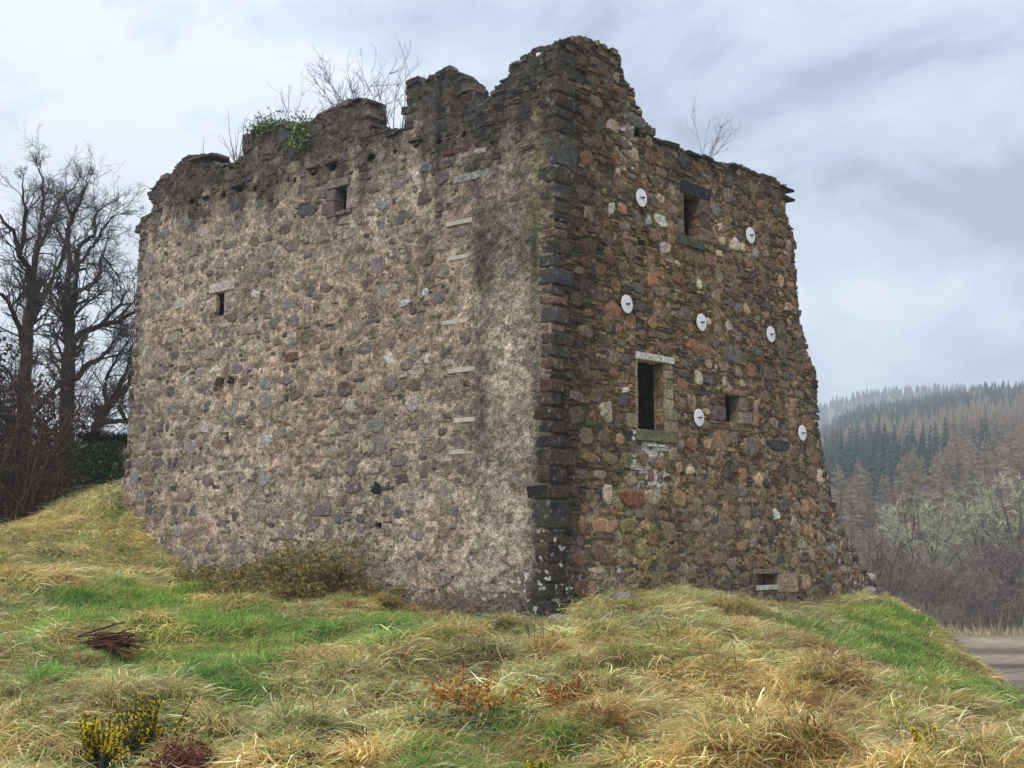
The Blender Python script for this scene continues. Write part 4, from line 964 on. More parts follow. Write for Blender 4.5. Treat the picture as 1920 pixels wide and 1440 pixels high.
# ---- white anchor plates bolted to the right wall
PL_LABELS = ["white round plate left of the narrow upper window",
             "white round plate above the row of cream stones near the right edge",
             "white round plate beside the streaky orange stone near the corner",
             "white round plate above the tall window and right of it, mid wall",
             "white round plate at mid height nearest the broken right edge",
             "white round plate between the tall window and small square window",
             "lowest white round plate at the far right edge of the wall"]
def make_plate(loc, label):
    e_ = empty("wall_plate", loc, label, "wall plate", "white round wall plates")
    nrm = Vector((NR[0], NR[1], 0)); rt = Vector((DR[0], DR[1], 0)); up = Vector((0, 0, 1))
    A = Acc(); n = 28
    def rg(r, d): return [tuple(rt * (r * math.cos(2 * math.pi * k / n)) + up * (r * math.sin(2 * math.pi * k / n)) + nrm * d) for k in range(n)]
    vs = rg(.2, -.012) + rg(.222, -.012) + rg(.226, .0) + rg(.222, .01) + rg(.19, .014) + rg(.06, .016)
    fs = [(i * n + k, i * n + (k + 1) % n, (i + 1) * n + (k + 1) % n, (i + 1) * n + k) for i in range(5) for k in range(n)]
    fs.append(tuple(range(5 * n, 6 * n)))
    A.add(vs, fs, (.86, .86, .86)); A.build("disc", M_WHITE, e_, origin=(0, 0, 0))
    B = Acc(); tube(B, [nrm * .012, nrm * .10], [.02, .018], 8, (.05, .045, .045)); B.build("bolt", M_IRON, e_, origin=(0, 0, 0))
    B = Acc()
    bar = [tuple(rt * a + up * b + nrm * d) for d in (.018, .042) for a, b in ((-.075, -.006), (.0, -.016), (.075, -.006), (.075, .008), (.0, .018), (-.075, .008))]
    B.add(bar, [(k, (k + 1) % 6, 6 + (k + 1) % 6, 6 + k) for k in range(6)] + [tuple(range(6, 12))], (.06, .055, .05)); B.build("cross_bar", M_IRON, e_, origin=(0, 0, 0))
    return e_
plate0 = None
for (tt, zz), lb in zip(PLATES, PL_LABELS):
    p = wall(tt, zz, .075)
    if plate0 is None: plate0 = make_plate(tuple(p), lb)
    else:
        c_ = copy_tree(plate0); c_.location = tuple(p); c_["label"] = lb
# ------------------------------------------------------------------ bare trees on the left
def rnd_dir(d, ang):
    d = Vector(d).normalized()
    a = d.orthogonal().normalized(); b = d.cross(a)
    w = random.uniform(0, 2 * math.pi)
    return (d * math.cos(ang) + (a * math.cos(w) + b * math.sin(w)) * math.sin(ang)).normalized()
def wander(p, d, length, k, wob, up):
    pts = [Vector(p)]; d = Vector(d).normalized()
    for _ in range(k):
        d = (rnd_dir(d, abs(random.gauss(0, wob))) + Vector((0, 0, up))).normalized()
        pts.append(pts[-1] + d * (length / k))
    return pts, d
def sprout(acc_b, acc_t, p, d, length, r, level, col):
    k = 4 if level < 2 else 3
    pts, dd = wander(p, d, length, k, .26, .05 if level < 3 else .02)
    rad = [r * (1 - .62 * i / k) for i in range(k + 1)]
    tube(acc_b if level < 2 else acc_t, pts, rad, 4 if level < 2 else 3, var(col, .25), cap=False)
    if level >= 4: return
    n = {0: 5, 1: 5, 2: 4, 3: 3}[level]
    for i in range(n):
        f = random.uniform(.25, 1.0) * k
        i0 = min(int(f), k - 1); q = pts[i0].lerp(pts[i0 + 1], f - i0)
        ax = (pts[i0 + 1] - pts[i0]).normalized()
        sprout(acc_b, acc_t, q, rnd_dir(ax, random.uniform(.4, .95)), length * random.uniform(.42, .68), max(r * .5, .0045), level + 1, col)
def guided_tree(limbs, label, base_col, twig_col, dens=1.0):
    root = limbs[0][1][0]
    e_ = empty("bare_tree", root, label, "tree", "bare trees beside the castle")
    T, B, W = Acc(), Acc(), Acc()
    for li, (r, pts) in enumerate(limbs):
        # smooth and roughen the guide line
        P = [Vector(p) for p in pts]; Q = []
        for i in range(len(P) - 1):
            a, b, c, d = P[max(i - 1, 0)], P[i], P[i + 1], P[min(i + 2, len(P) - 1)]
            for s in range(4):
                t = s / 4
                q = .5 * ((2 * b) + (c - a) * t + (2 * a - 5 * b + 4 * c - d) * t * t + (3 * b - a - 3 * c + d) * t ** 3)
                Q.append(q + Vector([random.uniform(-.05, .05) for _ in range(3)]))
        Q.append(P[-1])
        n = len(Q); end = .72 if li == 0 else .3
        r = r * (.85 if li == 0 else .7)
        rad = [r * (1 - (1 - end) * i / (n - 1)) * random.uniform(.93, 1.07) for i in range(n)]
        if li == 0: rad[0] *= 1.35
        tube(T if li == 0 else B, Q, rad, 8 if r > .15 else 6, var(base_col, .1), cap=True)
        L_ = sum((Q[i + 1] - Q[i]).length for i in range(n - 1))
        m = int((4 + L_ * 2.1) * dens)
        for _ in range(m):
            f = (random.uniform(.5, 1) if li == 0 else random.uniform(.12, 1)) * (n - 1)
            i0 = min(int(f), n - 2); q = Q[i0].lerp(Q[i0 + 1], f - i0); ax = (Q[i0 + 1] - Q[i0]).normalized()
            sprout(B, W, q, (rnd_dir(ax, random.uniform(.35, 1.0)) + Vector((0, 0, .22))).normalized(), random.uniform(.7, 1.6), rad[i0] * .26 + .008, 1, twig_col)
        sprout(B, W, Q[-1], (Q[-1] - Q[-2]), random.uniform(.45, .8), rad[-1] * .8, 0, twig_col)
    T.build("trunk", M_BARK, e_)
    cr_ = B.build("crown", M_BARK, e_)
    o = link("twig", W.mesh("twig", M_TWIG, wloc(e_)), cr_); o["kind"] = "stuff"
    return e_
guided_tree(TREE_A, "tall bare tree at the left edge with forked trunk and fine twigs", S(62, 54, 44), S(70, 62, 56))
guided_tree(TREE_B, "large bare tree with a heavy limb reaching toward the castle wall", S(58, 52, 46), S(68, 60, 54))
guided_tree(TREE_C, "low leaning bare tree close beside the castle's left end", S(52, 48, 40), S(62, 56, 48), .8)

# ---- thicket under the trees
def leaf_quads(acc, pts, size, cols, flat=.5):
    for p in pts:
        d = Vector((random.gauss(0, 1), random.gauss(0, 1), random.gauss(0, flat))).normalized()
        n = rnd_dir(d, 1.57); s = size * random.uniform(.6, 1.3)
        a, b = d * s, n * s * .55
        P = Vector(p)
        acc.add([tuple(P), tuple(P + a * .5 + b), tuple(P + a), tuple(P + a * .5 - b)], [(0, 1, 2, 3)], var(random.choice(cols), .25))
acc = Acc()
for _ in range(1500):
    x = random.uniform(-25, -12.6); y = random.uniform(42.5, 49)
    top = np.interp(x, [-25, -20, -17.5, -16.3, -15.4, -14.6, -13.8, -12.8], [9.6, 9.2, 8.4, 7.4, 5.6, 3.2, 2.0, .9]) * random.uniform(.5, 1.1)
    z0 = gz(x, y) - .2
    d = Vector((random.uniform(-.5, .5), random.uniform(-.5, .5), 1))
    pts, _d = wander((x, y, z0), d, max(top, .8), 6, .2, -.03)
    tube(acc, pts, [.03 * (1 - .13 * i) for i in range(7)], 3, var(random.choice((S(74, 56, 48), S(58, 48, 38), S(86, 66, 54), S(50, 44, 36))), .2), cap=False)
    for _q in range(5):
        q = random.choice(pts[2:])
        pt2, _d = wander(q, Vector((random.gauss(0, 1), random.gauss(0, 1), random.uniform(-.3, .8))), random.uniform(.5, 1.4), 3, .3, -.06)
        tube(acc, pt2, [.012, .010, .007, .004], 3, var(S(80, 60, 52), .25), cap=False)
tag(acc.build("undergrowth", M_TWIG), kind="stuff")
acc = Acc()
pts = []
for _ in range(15000):
    x = random.uniform(-25, -13); y = random.uniform(43.5, 50)
    top = np.interp(x, [-25, -20, -17.5, -16.3, -15.4, -14.6, -13.8, -13], [8.8, 8.6, 7.8, 6.6, 4.6, 2.6, 1.4, .5])
    pts.append((x, y, gz(x, y) + random.random() ** 1.25 * top * random.uniform(.7, 1.1)))
leaf_quads(acc, pts, .17, [S(66, 48, 40), S(82, 56, 48), S(50, 46, 34), S(44, 48, 32), S(76, 56, 46)])
tag(acc.build("thicket_leaves", M_LEAF), kind="stuff")

# ---- ivy-hung fragment of wall beyond the left end
fx_, fy_ = -12.95, 42.6
frag = empty("ruin_fragment", (fx_, fy_, gz(fx_, fy_)), "small ivy covered stub of ruined wall with a grassy top beside the castle's left end", "wall")
A = Acc()
base = gz(fx_, fy_) - .8
for i in range(5):
    for j in range(5):
        x0 = fx_ - .75 + i * .3; z0 = base + j * .5; h = min(.5, max(.08, 2.5 - .05 * abs(i - 3) ** 2 - j * .5))
        if j * .5 > 2.5 - .04 * (3 - i) ** 2: continue
        w_, d_ = .29, .8
        vs = [(x0 + dx * w_ + random.uniform(-.03, .03), fy_ + dy * d_ + random.uniform(-.05, .05) + (.0 if j % 2 else .04), z0 + dz * h) for dz in (0, 1) for dy in (0, 1) for dx in (0, 1)]
        A.add(vs, [(0, 1, 5, 4), (1, 3, 7, 5), (3, 2, 6, 7), (2, 0, 4, 6), (4, 5, 7, 6)], var(S(86, 76, 66), .2))
A.build("masonry", M_STONE, frag)
A = Acc()
leaf_quads(A, [(fx_ + random.uniform(-.85, .6), fy_ - random.uniform(.02, .35), base + .9 + random.random() * 1.5) for _ in range(1100)], .11, [S(44, 66, 34), S(34, 52, 30), S(60, 84, 44)])
A.build("ivy", M_LEAF, frag)["kind"] = "stuff"
A = Acc()
for _ in range(500):
    x, y = fx_ + random.uniform(-.75, .8), fy_ + random.uniform(-.2, .8); z = base + 2.4
    pts, _d = wander((x, y, z), (random.uniform(-.6, .6), -.3, 1), .4, 3, .2, -.25)
    tube(A, pts, [.012, .01, .007, .003], 3, var(S(132, 128, 70), .2), cap=False)
A.build("grass_top", M_GRASS, frag)["kind"] = "stuff"

# ------------------------------------------------------------------ growth on the wallhead
def top_at(key, d=-.3):
    t, z = WALLTOP[key]; p = wall(t, z, d); return Vector(p) - Vector((0, 0, .12))
def sapling(name, p, h, n, spread, col, label, cat, lean=0.0, side=5, group=None, rad=.018):
    e_ = empty(name, tuple(p), label, cat, group)
    A, B = Acc(), Acc()
    for k in range(n):
        d = Vector((DL[0] * random.uniform(-spread, spread) + lean, DL[1] * random.uniform(-spread, spread), 1))
        hh = h * random.uniform(.55, 1.05)
        pts, dd = wander(p + Vector((random.uniform(-.12, .12) * spread, random.uniform(-.1, .1), 0)), d, hh, 5, .12, .05)
        tube(A, pts, [rad * (1 - .15 * i) for i in range(6)], 4, var(col, .15), cap=False)
        for _ in range(side):
            q = random.choice(pts[1:]); ax = (pts[-1] - pts[0]).normalized()
            p2, _d = wander(q, rnd_dir(ax, random.uniform(.5, .9)), hh * random.uniform(.2, .42), 3, .2, .1)
            tube(B, p2, [rad * .5, rad * .4, rad * .3, rad * .18], 3, var(col, .15), cap=False)
            for _z in range(2):
                p3, _d = wander(random.choice(p2[1:]), rnd_dir(ax, .7), hh * .14, 2, .2, .1)
                tube(B, p3, [rad * .3, rad * .25, rad * .15], 3, var(col, .15), cap=False)
    A.build("stem", M_TWIG, e_)
    if B.v: B.build("twig", M_TWIG, e_)["kind"] = "stuff"
    return e_
GREYTW = S(128, 126, 128)
sapling("wallhead_sapling", top_at("s1"), 1.7, 10, .7, GREYTW, "pale bare shoots fanning out left of the first broken merlon", "sapling", 0, 1)
sapling("wallhead_sapling", top_at("s2"), .8, 3, .15, S(120, 112, 90), "two thin upright stalks on the far left wallhead", "weed", 0, 0, rad=.01)
sapling("wallhead_sapling", top_at("s8"), .7, 3, .4, S(110, 100, 84), "tiny dry sprig on the stepped left shoulder of the wall", "weed", -.2, 1, rad=.008)
sapling("wallhead_sapling", top_at("s3", -.5), 1.25, 5, .6, GREYTW, "bare upright twigs rising from the leafy ivy tuft", "sapling", 0, 3, rad=.012)
sapling("wallhead_sapling", top_at("s4", -.9), 1.9, 13, 2.2, S(120, 124, 136), "spreading bluish bare shrub behind the second merlon", "shrub", 0, 9, rad=.02)
sapling("wallhead_sapling", top_at("s5", -.9), 2.3, 6, .8, S(120, 124, 136), "bluish bare twigs filling the gap between the merlons", "shrub", 0, 8, rad=.018)
sapling("wallhead_sapling", top_at("s6", -.5), 1.5, 7, .7, S(122, 118, 116), "small bare shrub on the right wallhead", "shrub", .05, 6, rad=.012)
sapling("wallhead_sapling", top_at("s7", -.3), .4, 3, .5, S(110, 96, 84), "short dry sprig on the right wallhead near the broken end", "weed", 0, 2, rad=.008)
def ivy(p, w, h, n, label, hang):
    e_ = empty("wallhead_ivy", tuple(p), label, "ivy", None)
    A, B = Acc(), Acc(); pts = []
    for _ in range(n):
        a = random.gauss(0, .4) * w; c = abs(random.gauss(0, .5)) * h - hang * random.random()
        q = p + Vector((DL[0] * a, DL[1] * a, c)) + Vector((NL[0], NL[1], 0)) * random.uniform(-.35, .4)
        pts.append(tuple(q))
    leaf_quads(A, pts, .07, [S(84, 104, 54), S(104, 124, 66), S(62, 80, 44), S(132, 144, 92)])
    for _ in range(18):
        p2, _d = wander(p, Vector((random.gauss(0, 1) * w, random.gauss(0, .4), random.uniform(-.2, 1))), random.uniform(.3, .9), 4, .25, 0)
        tube(B, p2, [.012, .011, .009, .007, .005], 3, S(70, 60, 46), cap=False)
    A.build("leaves", M_LEAF, e_)["kind"] = "stuff"; B.build("stem", M_TWIG, e_)
ivy(top_at("ivy1", -.2), 1.0, .38, 1300, "pale green ivy tuft on top of the first broken merlon", .25)
ivy(top_at("ivy2", .0), .55, .45, 1000, "green ivy clump in the notch beside the second merlon", .7)

# ------------------------------------------------------------------ plants and litter on the mound
def on_mound(xy, dz=0.0): return Vector((xy[0], xy[1], gz(*xy) + dz))
def gorse(p, h, w, n, flower, label, seed):
    random.seed(seed)
    e_ = empty("gorse_bush", tuple(p), label, "bush", "flowering gorse bushes")
    A, B, F = Acc(), Acc(), Acc()
    for k in range(n):
        d = Vector((random.gauss(0, .5) * w, random.gauss(0, .4) * w, 1))
        hh = h * random.uniform(.5, 1.05)
        pts, dd = wander(p + Vector((random.gauss(0, .12) * w, random.gauss(0, .1) * w, -.05)), d, hh, 6, .14, .03)
        tube(A, pts, [.011 * (1 - .12 * i) for i in range(7)], 4, var(S(84, 74, 52), .2), cap=False)
        for i in range(100):
            f = random.uniform(1.2, 6); i0 = min(int(f), 5); q = pts[i0].lerp(pts[i0 + 1], f - i0)
            ax = (pts[i0 + 1] - pts[i0]).normalized(); sd = rnd_dir(ax, random.uniform(.5, 1.1)); s = random.uniform(.03, .075)
            b = rnd_dir(sd, 1.57) * .006
            B.add([tuple(q - b), tuple(q + b), tuple(q + sd * s)], [(0, 1, 2)], var(random.choice((S(66, 80, 46), S(84, 98, 54), S(52, 64, 40))), .2))
            if flower and f > 3.0 and random.random() < flower * .6:
                c = q + sd * s * .5
                for _ in range(3):
                    u = rnd_dir(sd, random.uniform(.2, 1.2)) * .015; v_ = rnd_dir(u, 1.57) * .010
                    F.add([tuple(c), tuple(c + u + v_), tuple(c + u * 1.5), tuple(c + u - v_)], [(0, 1, 2, 3)], var(S(245, 215, 40, 1.0), .12))
    A.build("stem", M_TWIG, e_); B.build("spines", M_LEAF, e_)["kind"] = "stuff"
    if F.v: F.build("flowers", M_LEAF, e_)["kind"] = "stuff"
    random.seed(seed + 1000)
gorse(on_mound(AT_GORSE_A), .8, .8, 44, .38, "larger gorse bush with yellow flowers at the lower left", 41)
gorse(on_mound(AT_GORSE_B), .66, .6, 34, .75, "smaller gorse bush thick with yellow flowers at the lower left corner", 42)
gorse(on_mound(AT_GORSE_C), .55, .42, 16, .9, "single bright yellow gorse sprig near the bottom right", 43)
gorse(on_mound(AT_GORSE_D), .3, .5, 18, .6, "low gorse tips with yellow flowers at the bottom edge", 44)

def dead_shrub(p, h, w, n, label, cols, leaf, seed, group=None, name="dead_shrub", cat="shrub"):
    random.seed(seed)
    e_ = empty(name, tuple(p), label, cat, group)
    A, B = Acc(), Acc()
    for k in range(n):
        d = Vector((random.gauss(0, .7) * w / h, random.gauss(0, .45) * w / h, 1))
        pts, dd = wander(p + Vector((random.gauss(0, .3) * w, random.gauss(0, .12) * w, -.06)), d, h * random.uniform(.5, 1.1), 5, .2, -.03)
        tube(A, pts, [.009 * (1 - .13 * i) for i in range(6)], 3, var(random.choice(cols), .2), cap=False)
        for _ in range(5):
            p2, _d = wander(random.choice(pts[1:]), Vector((random.gauss(0, 1), random.gauss(0, .7), random.uniform(-.2, 1))), h * random.uniform(.15, .4), 3, .25, -.03)
            tube(A, p2, [.006, .005, .004, .002], 3, var(random.choice(cols), .2), cap=False)
            if leaf: leaf_quads(B, [tuple(q) for q in p2[1:]] * leaf, .07, cols[-2:])
    A.build("stem", M_TWIG, e_)
    if B.v: B.build("leaves", M_LEAF, e_)["kind"] = "stuff"
    random.seed(seed + 1000)
BR = [S(132, 106, 70), S(108, 82, 54), S(150, 126, 84), S(112, 110, 62), S(136, 116, 70)]
def at_wall(t, out):
    p = wall(t, 0.0, out); return on_mound((float(p[0]), float(p[1])))
for i, (t, out_, h, w, n, lab) in enumerate(((-11.6, .7, .6, .8, 50, "withered brown shrub at the left end of the wall foot"), (-10.2, .9, .65, .9, 60, "olive brown shrub second from the left along the wall foot"),
        (-8.8, 1.0, .8, 1.0, 80, "bushy dry shrub at the middle of the left wall's foot"), (-7.3, 1.0, .95, 1.0, 90, "dense brown shrub against the wall right of the middle one"),
        (-6.0, .9, 1.3, .8, 100, "tallest dark brown shrub at the right end of the row by the wall"), (-4.7, .7, .55, .7, 40, "low thin dry shrub just right of the tallest shrub by the wall"),
        (-7.9, 2.1, .6, 1.1, 60, "olive shrub standing out on the grass in front of the dense brown shrub"), (-6.2, 2.0, .75, 1.0, 70, "dark dry shrub on the grass in front of the tallest one"))):
    dead_shrub(at_wall(t, out_), h * 1.25, w, n, lab, BR, 2, 60 + i, "dry shrubs along the wall foot")
dead_shrub(at_wall(-3.4, .35), .7, .4, 22, "wispy reddish dry weed below the timber slips", [S(128, 92, 62), S(110, 84, 60)], 0, 70, name="dry_weed", cat="weed")
dead_shrub(at_wall(-1.6, .5), .65, .6, 34, "straw coloured dry weeds near the castle corner", [S(140, 114, 80), S(116, 94, 64)], 0, 71, name="dry_weed", cat="weed")
sapling("bare_seedling", on_mound(AT_SAP_A), .85, 5, .7, S(66, 56, 50), "dark leafless seedling in front of the castle corner", "sapling", -.1, 4, rad=.012)
sapling("bare_seedling", on_mound(AT_SAP_B), .75, 3, .3, S(70, 58, 50), "dark leafless seedling amid straw below the right wall", "sapling", .05, 4, rad=.010)
sapling("bare_seedling", on_mound(AT_SAP_C), .6, 5, .7, S(150, 136, 112), "pale dry twiggy weed in the green hollow", "weed", 0, 3, rad=.008)
# heaps of cut stems
def heap(p, w, h, n, cols, label, seed, name="branch_pile", cat="brush pile", rad=.012):
    random.seed(seed)
    e_ = empty(name, tuple(p), label, cat)
    A = Acc()
    for _ in range(n):
        a = random.gauss(.1, .55); L_ = w * random.uniform(.4, 1.0); c = random.random()
        q = p + Vector((random.gauss(0, .22) * w, random.gauss(0, .16) * w, h * c * random.random()))
        pts, _d = wander(q - Vector((math.cos(a), math.sin(a), 0)) * L_ / 2, Vector((math.cos(a), math.sin(a), random.uniform(-.05, .25))), L_, 5, .13, -.03)
        tube(A, pts, [rad * random.uniform(.6, 1.2)] * 6, 4, var(random.choice(cols), .25))
    A.build("stem", M_TWIG, e_)
    random.seed(seed + 1000)
heap(on_mound(AT_PILE, .06), .72, .3, 90, [S(78, 46, 36), S(96, 60, 46), S(58, 36, 30), S(120, 88, 68)], "heap of dark brown cut stems on straw in the green hollow", 81)
heap(on_mound(AT_REDPILE, .12), 1.0, .45, 110, [S(112, 50, 36), S(92, 42, 32), S(70, 36, 30)], "heap of red brown dead bracken stems at the right edge of the mound", 82)
def bracken(p, w, h, n, cols, label, seed, leafsize=.034):
    random.seed(seed)
    e_ = empty("dead_bracken", tuple(p), label, "bracken", None)
    A, B = Acc(), Acc()
    for _ in range(n):
        q = p + Vector((random.gauss(0, .28) * w, random.gauss(0, .28) * w, -.03))
        pts, _d = wander(q, Vector((random.gauss(0, .8), random.gauss(0, .8), .8)), h * random.uniform(.7, 1.4), 5, .2, -.16)
        tube(A, pts, [.006, .006, .005, .004, .003, .002], 3, var(random.choice(cols), .2), cap=False)
        leaf_quads(B, [tuple(x + Vector((random.gauss(0, .035), random.gauss(0, .035), random.gauss(0, .02)))) for x in pts[1:] for _ in range(9)], leafsize, cols, .3)
    A.build("stem", M_TWIG, e_); B.build("fronds", M_LEAF, e_)["kind"] = "stuff"
    random.seed(seed + 1000)
RB = [S(128, 74, 40), S(150, 92, 42), S(104, 60, 36), S(164, 118, 48)]
bracken(on_mound(AT_BRACKEN_A, .1), .8, .45, 80, RB, "rusty orange dead bracken patch below the castle corner", 91)
bracken(on_mound(AT_BRACKEN_B, .1), .7, .42, 60, [S(150, 92, 40), S(176, 128, 46), S(120, 66, 38), S(186, 150, 60)], "orange and yellow bracken patch beside the arching tussock", 92)
bracken(on_mound(AT_BRACKEN_C, .12), .7, .36, 70, [S(84, 52, 38), S(104, 62, 44), S(66, 42, 32)], "dark brown dead bracken patch at the bottom edge", 93)
bracken(on_mound(AT_BRACKEN_D, .12), .55, .3, 50, [S(96, 46, 38), S(116, 62, 46), S(76, 40, 34)], "dark red dead bracken at the lower left beside the gorse", 94)
random.seed(95)
e_ = empty("bramble", tuple(on_mound(AT_BRAMBLE)), "low bramble with grey green leaves under the orange bracken", "bramble")
A, B = Acc(), Acc(); p0 = on_mound(AT_BRAMBLE)
for _ in range(16):
    pts, _d = wander(p0, Vector((random.gauss(0, 1), random.gauss(0, .6), .6)), .5, 4, .25, -.2)
    tube(A, pts, [.006, .005, .005, .004, .003], 3, S(84, 60, 50), cap=False)
    leaf_quads(B, [tuple(x + Vector((0, 0, .05))) for x in pts[1:]] * 2, .06, [S(86, 112, 84), S(60, 92, 52), S(112, 132, 104)], .3)
A.build("stem", M_TWIG, e_); B.build("leaves", M_LEAF, e_)["kind"] = "stuff"
p0 = on_mound(AT_STICK)
st = empty("dead_stick", tuple(p0), "pale bare forked stick standing in dry grass near the bottom right", "stick")
A = Acc(); pts = [p0 + Vector(v) for v in ((-.06, 0, -.1), (-.03, 0, .1), (.03, .0, .22), (.02, .02, .36), (-.05, .02, .46))]
tube(A, pts, [.028, .026, .022, .017, .008], 6, S(150, 136, 112)); A.build("stem", M_BARK, st)
A = Acc(); tube(A, [pts[2], pts[2] + Vector((.08, -.03, .07)), pts[2] + Vector((.12, -.04, .18))], [.014, .011, .005], 5, S(140, 126, 104)); A.build("fork", M_BARK, st)

def boulder(p, w, d, h, col, li, label, seed):
    random.seed(seed)
    bm = bmesh.new(); bmesh.ops.create_icosphere(bm, subdivisions=3, radius=1)
    ph = [random.uniform(0, 9) for _ in range(4)]
    cuts = [(rnd_dir((0, 0, 1), random.uniform(0, 1.9)), random.uniform(.55, .85)) for _ in range(9)]
    A = Acc()
    for v in bm.verts:
        q = v.co.copy()
        for n_, k in cuts:
            e2 = q.dot(n_) - k
            if e2 > 0: q -= n_ * e2 * .9
        q *= 1 + .05 * math.sin(q.x * 7 + ph[0]) * math.sin(q.y * 6 + ph[1])
        A.v.append((p.x + q.x * w / 2, p.y + q.y * d / 2, p.z + q.z * h / 2 + h * .15)); A.c.append((*var(col, .1), li))
    A.f = [tuple(x.index for x in f.verts) for f in bm.faces]; bm.free()
    o = A.build("boulder", M_STONE, origin=tuple(p)); o.location = tuple(p)
    tag(o, label, "boulder"); random.seed(seed + 1000)
boulder(on_mound((.98, 29.45), .14), .75, .5, .55, S(120, 120, 112), 1.0, "white lichened boulder at the very foot of the castle corner", 101)
boulder(on_mound((2.45, 30.75), .16), .5, .4, .35, S(130, 128, 118), 1.0, "pale stone in the grass just right of the castle corner", 102)
boulder(on_mound(AT_WHITEROCK, .2), .45, .35, .3, S(176, 174, 168), .9, "white stone on the skyline of the mound right of the castle", 103)
boulder(on_mound((11.0, 42.3), .1), 1.0, .7, .7, S(124, 118, 106), .8, "tumbled grey stone by the castle's broken right end", 104)
boulder(on_mound((10.8, 41.3), .05), .6, .5, .45, S(140, 132, 118), .9, "smaller tumbled pale stone in front of the grey one", 105)

# dead bramble runners and stalks standing in the long grass
random.seed(121)
A = Acc()
for _ in range(330):
    if random.random() < .55: x, y = random.uniform(1.8, 5.6), random.uniform(14.0, 19.0)
    else:
        r_q, a_q = random.uniform(13.5, 27), R(random.uniform(-20, 20)); x, y = r_q * math.sin(a_q), r_q * math.cos(a_q)
    if (x - 1.0) * .7604 < 0 and y > 27: continue
    p = on_mound((x, y)); k = random.random()
    d = Vector((random.gauss(0, .8), random.gauss(0, .6), random.uniform(.6, 1.6)))
    pts, _d = wander(p, d, random.uniform(.35, .95), 6, .16, -.17 if k < .6 else -.03)
    c = var(random.choice((S(112, 78, 60), S(96, 70, 52), S(136, 104, 76), S(176, 150, 112))), .2)
    tube(A, pts, [.0065, .006, .0055, .005, .004, .003, .002], 3, c, cap=False)
    for _k in range(2):
        q = random.choice(pts[2:]); p2, _d = wander(q, Vector((random.gauss(0, 1), random.gauss(0, 1), .5)), random.uniform(.1, .3), 3, .2, -.05)
        tube(A, p2, [.004, .0035, .003, .002], 3, c, cap=False)
tag(A.build("dead_stalks", M_TWIG), kind="stuff")

# shrubs behind the broken right end
def far_bush(p, h, label, seed, col):
    random.seed(seed)
    e_ = empty("bare_bush", tuple(p), label, "bush")
    B, W = Acc(), Acc()
    for _ in range(9): sprout(B, W, p, Vector((random.gauss(0, .5), random.gauss(0, .4), 1)), h * random.uniform(.4, .65), .035, 1, col)
    B.build("branch", M_TWIG, e_); o = W.build("twig", M_TWIG, e_); o["kind"] = "stuff"
    random.seed(seed + 1000)
far_bush(Vector((12.6, 47.5, gz(12.6, 47.5))), 6.2, "reddish bare bush behind the broken right end of the castle", 111, S(96, 80, 76))
far_bush(Vector((15.2, 52, gz(15.2, 52))), 3.4, "small purplish bare bush below the mound's right shoulder", 112, S(104, 90, 84))
# ------------------------------------------------------------------ grass: clumps of separate blades spread over the mound
random.seed(21)
def tuft(name, n, L0, L1, width, spread, comb, bend, cols, rad):
    vs, fs, cs = [], [], []
    for k in range(n):
        a = random.gauss(0, spread); L_ = random.uniform(L0, L1); w = width * random.choice((.5, .7, .9, 1.1, 1.6))
        rx, ry = random.gauss(0, rad), random.gauss(0, rad)
        h = Vector((math.cos(a), math.sin(a), 0)); sdv = Vector((-h.y, h.x, 0))
        el = random.uniform(*comb); b = random.uniform(*bend)
        p = Vector((rx, ry, -.03)); c = var(random.choice(cols), .18); base = len(vs)
        segs = 4
        for i in range(segs + 1):
            f = i / segs; ww = w * (1 - f ** 2) * .5 + .0006
            tw = sdv * ww + Vector((0, 0, ww * random.uniform(-.5, .5)))
            if i < segs: vs += [tuple(p - tw), tuple(p + tw)]
            else: vs.append(tuple(p))
            cs += [c] * (2 if i < segs else 1)
            p = p + (h * math.cos(el) + Vector((0, 0, math.sin(el)))) * (L_ / segs)
            if p.z < .012 and i > 1: p.z = .012 + random.uniform(0, .02)
            el -= b / segs
            h = (h + sdv * random.uniform(-.3, .3)).normalized(); sdv = Vector((-h.y, h.x, 0))
        for i in range(segs - 1): fs.append((base + 2 * i, base + 2 * i + 1, base + 2 * i + 3, base + 2 * i + 2))
        fs.append((base + 2 * segs - 2, base + 2 * segs - 1, base + 2 * segs))
    A = Acc(); A.v, A.f, A.c = vs, fs, cs
    return bpy.data.objects.new(name, A.mesh(name, M_GRASS))
KG = 1.62
SG = lambda r, g, b: S(r, g, b, KG)
STRAW = [SG(206, 182, 134), SG(190, 162, 112), SG(172, 144, 98), SG(150, 126, 86), SG(216, 198, 152), SG(152, 146, 86)]
BROWN = [SG(150, 116, 80), SG(128, 98, 66), SG(168, 132, 92), SG(106, 80, 54)]
OLIVE = [SG(138, 138, 76), SG(122, 128, 64), SG(158, 150, 90), SG(104, 116, 56)]
GREEN = [SG(112, 144, 66), SG(98, 132, 58), SG(132, 158, 80), SG(80, 112, 52)]
tcol = bpy.data.collections.new("grass_blades_source")
KINDS = []
for i in range(3): KINDS.append(tuft("tuft_%02d" % len(KINDS), 72, .16, .48, .0082, .8, (.35, 1.2), (1.2, 2.6), STRAW, .11))     # 0-2 long straw
for i in range(3): KINDS.append(tuft("tuft_%02d" % len(KINDS), 76, .10, .22, .0065, 1.5, (.7, 1.4), (.6, 1.5), GREEN, .13))        # 3-5 short green
for i in range(2): KINDS.append(tuft("tuft_%02d" % len(KINDS), 54, .20, .42, .0075, .8, (.7, 1.3), (1.2, 2.2), OLIVE + GREEN[:2] + STRAW[1:3], .11))  # 6-7 mixed
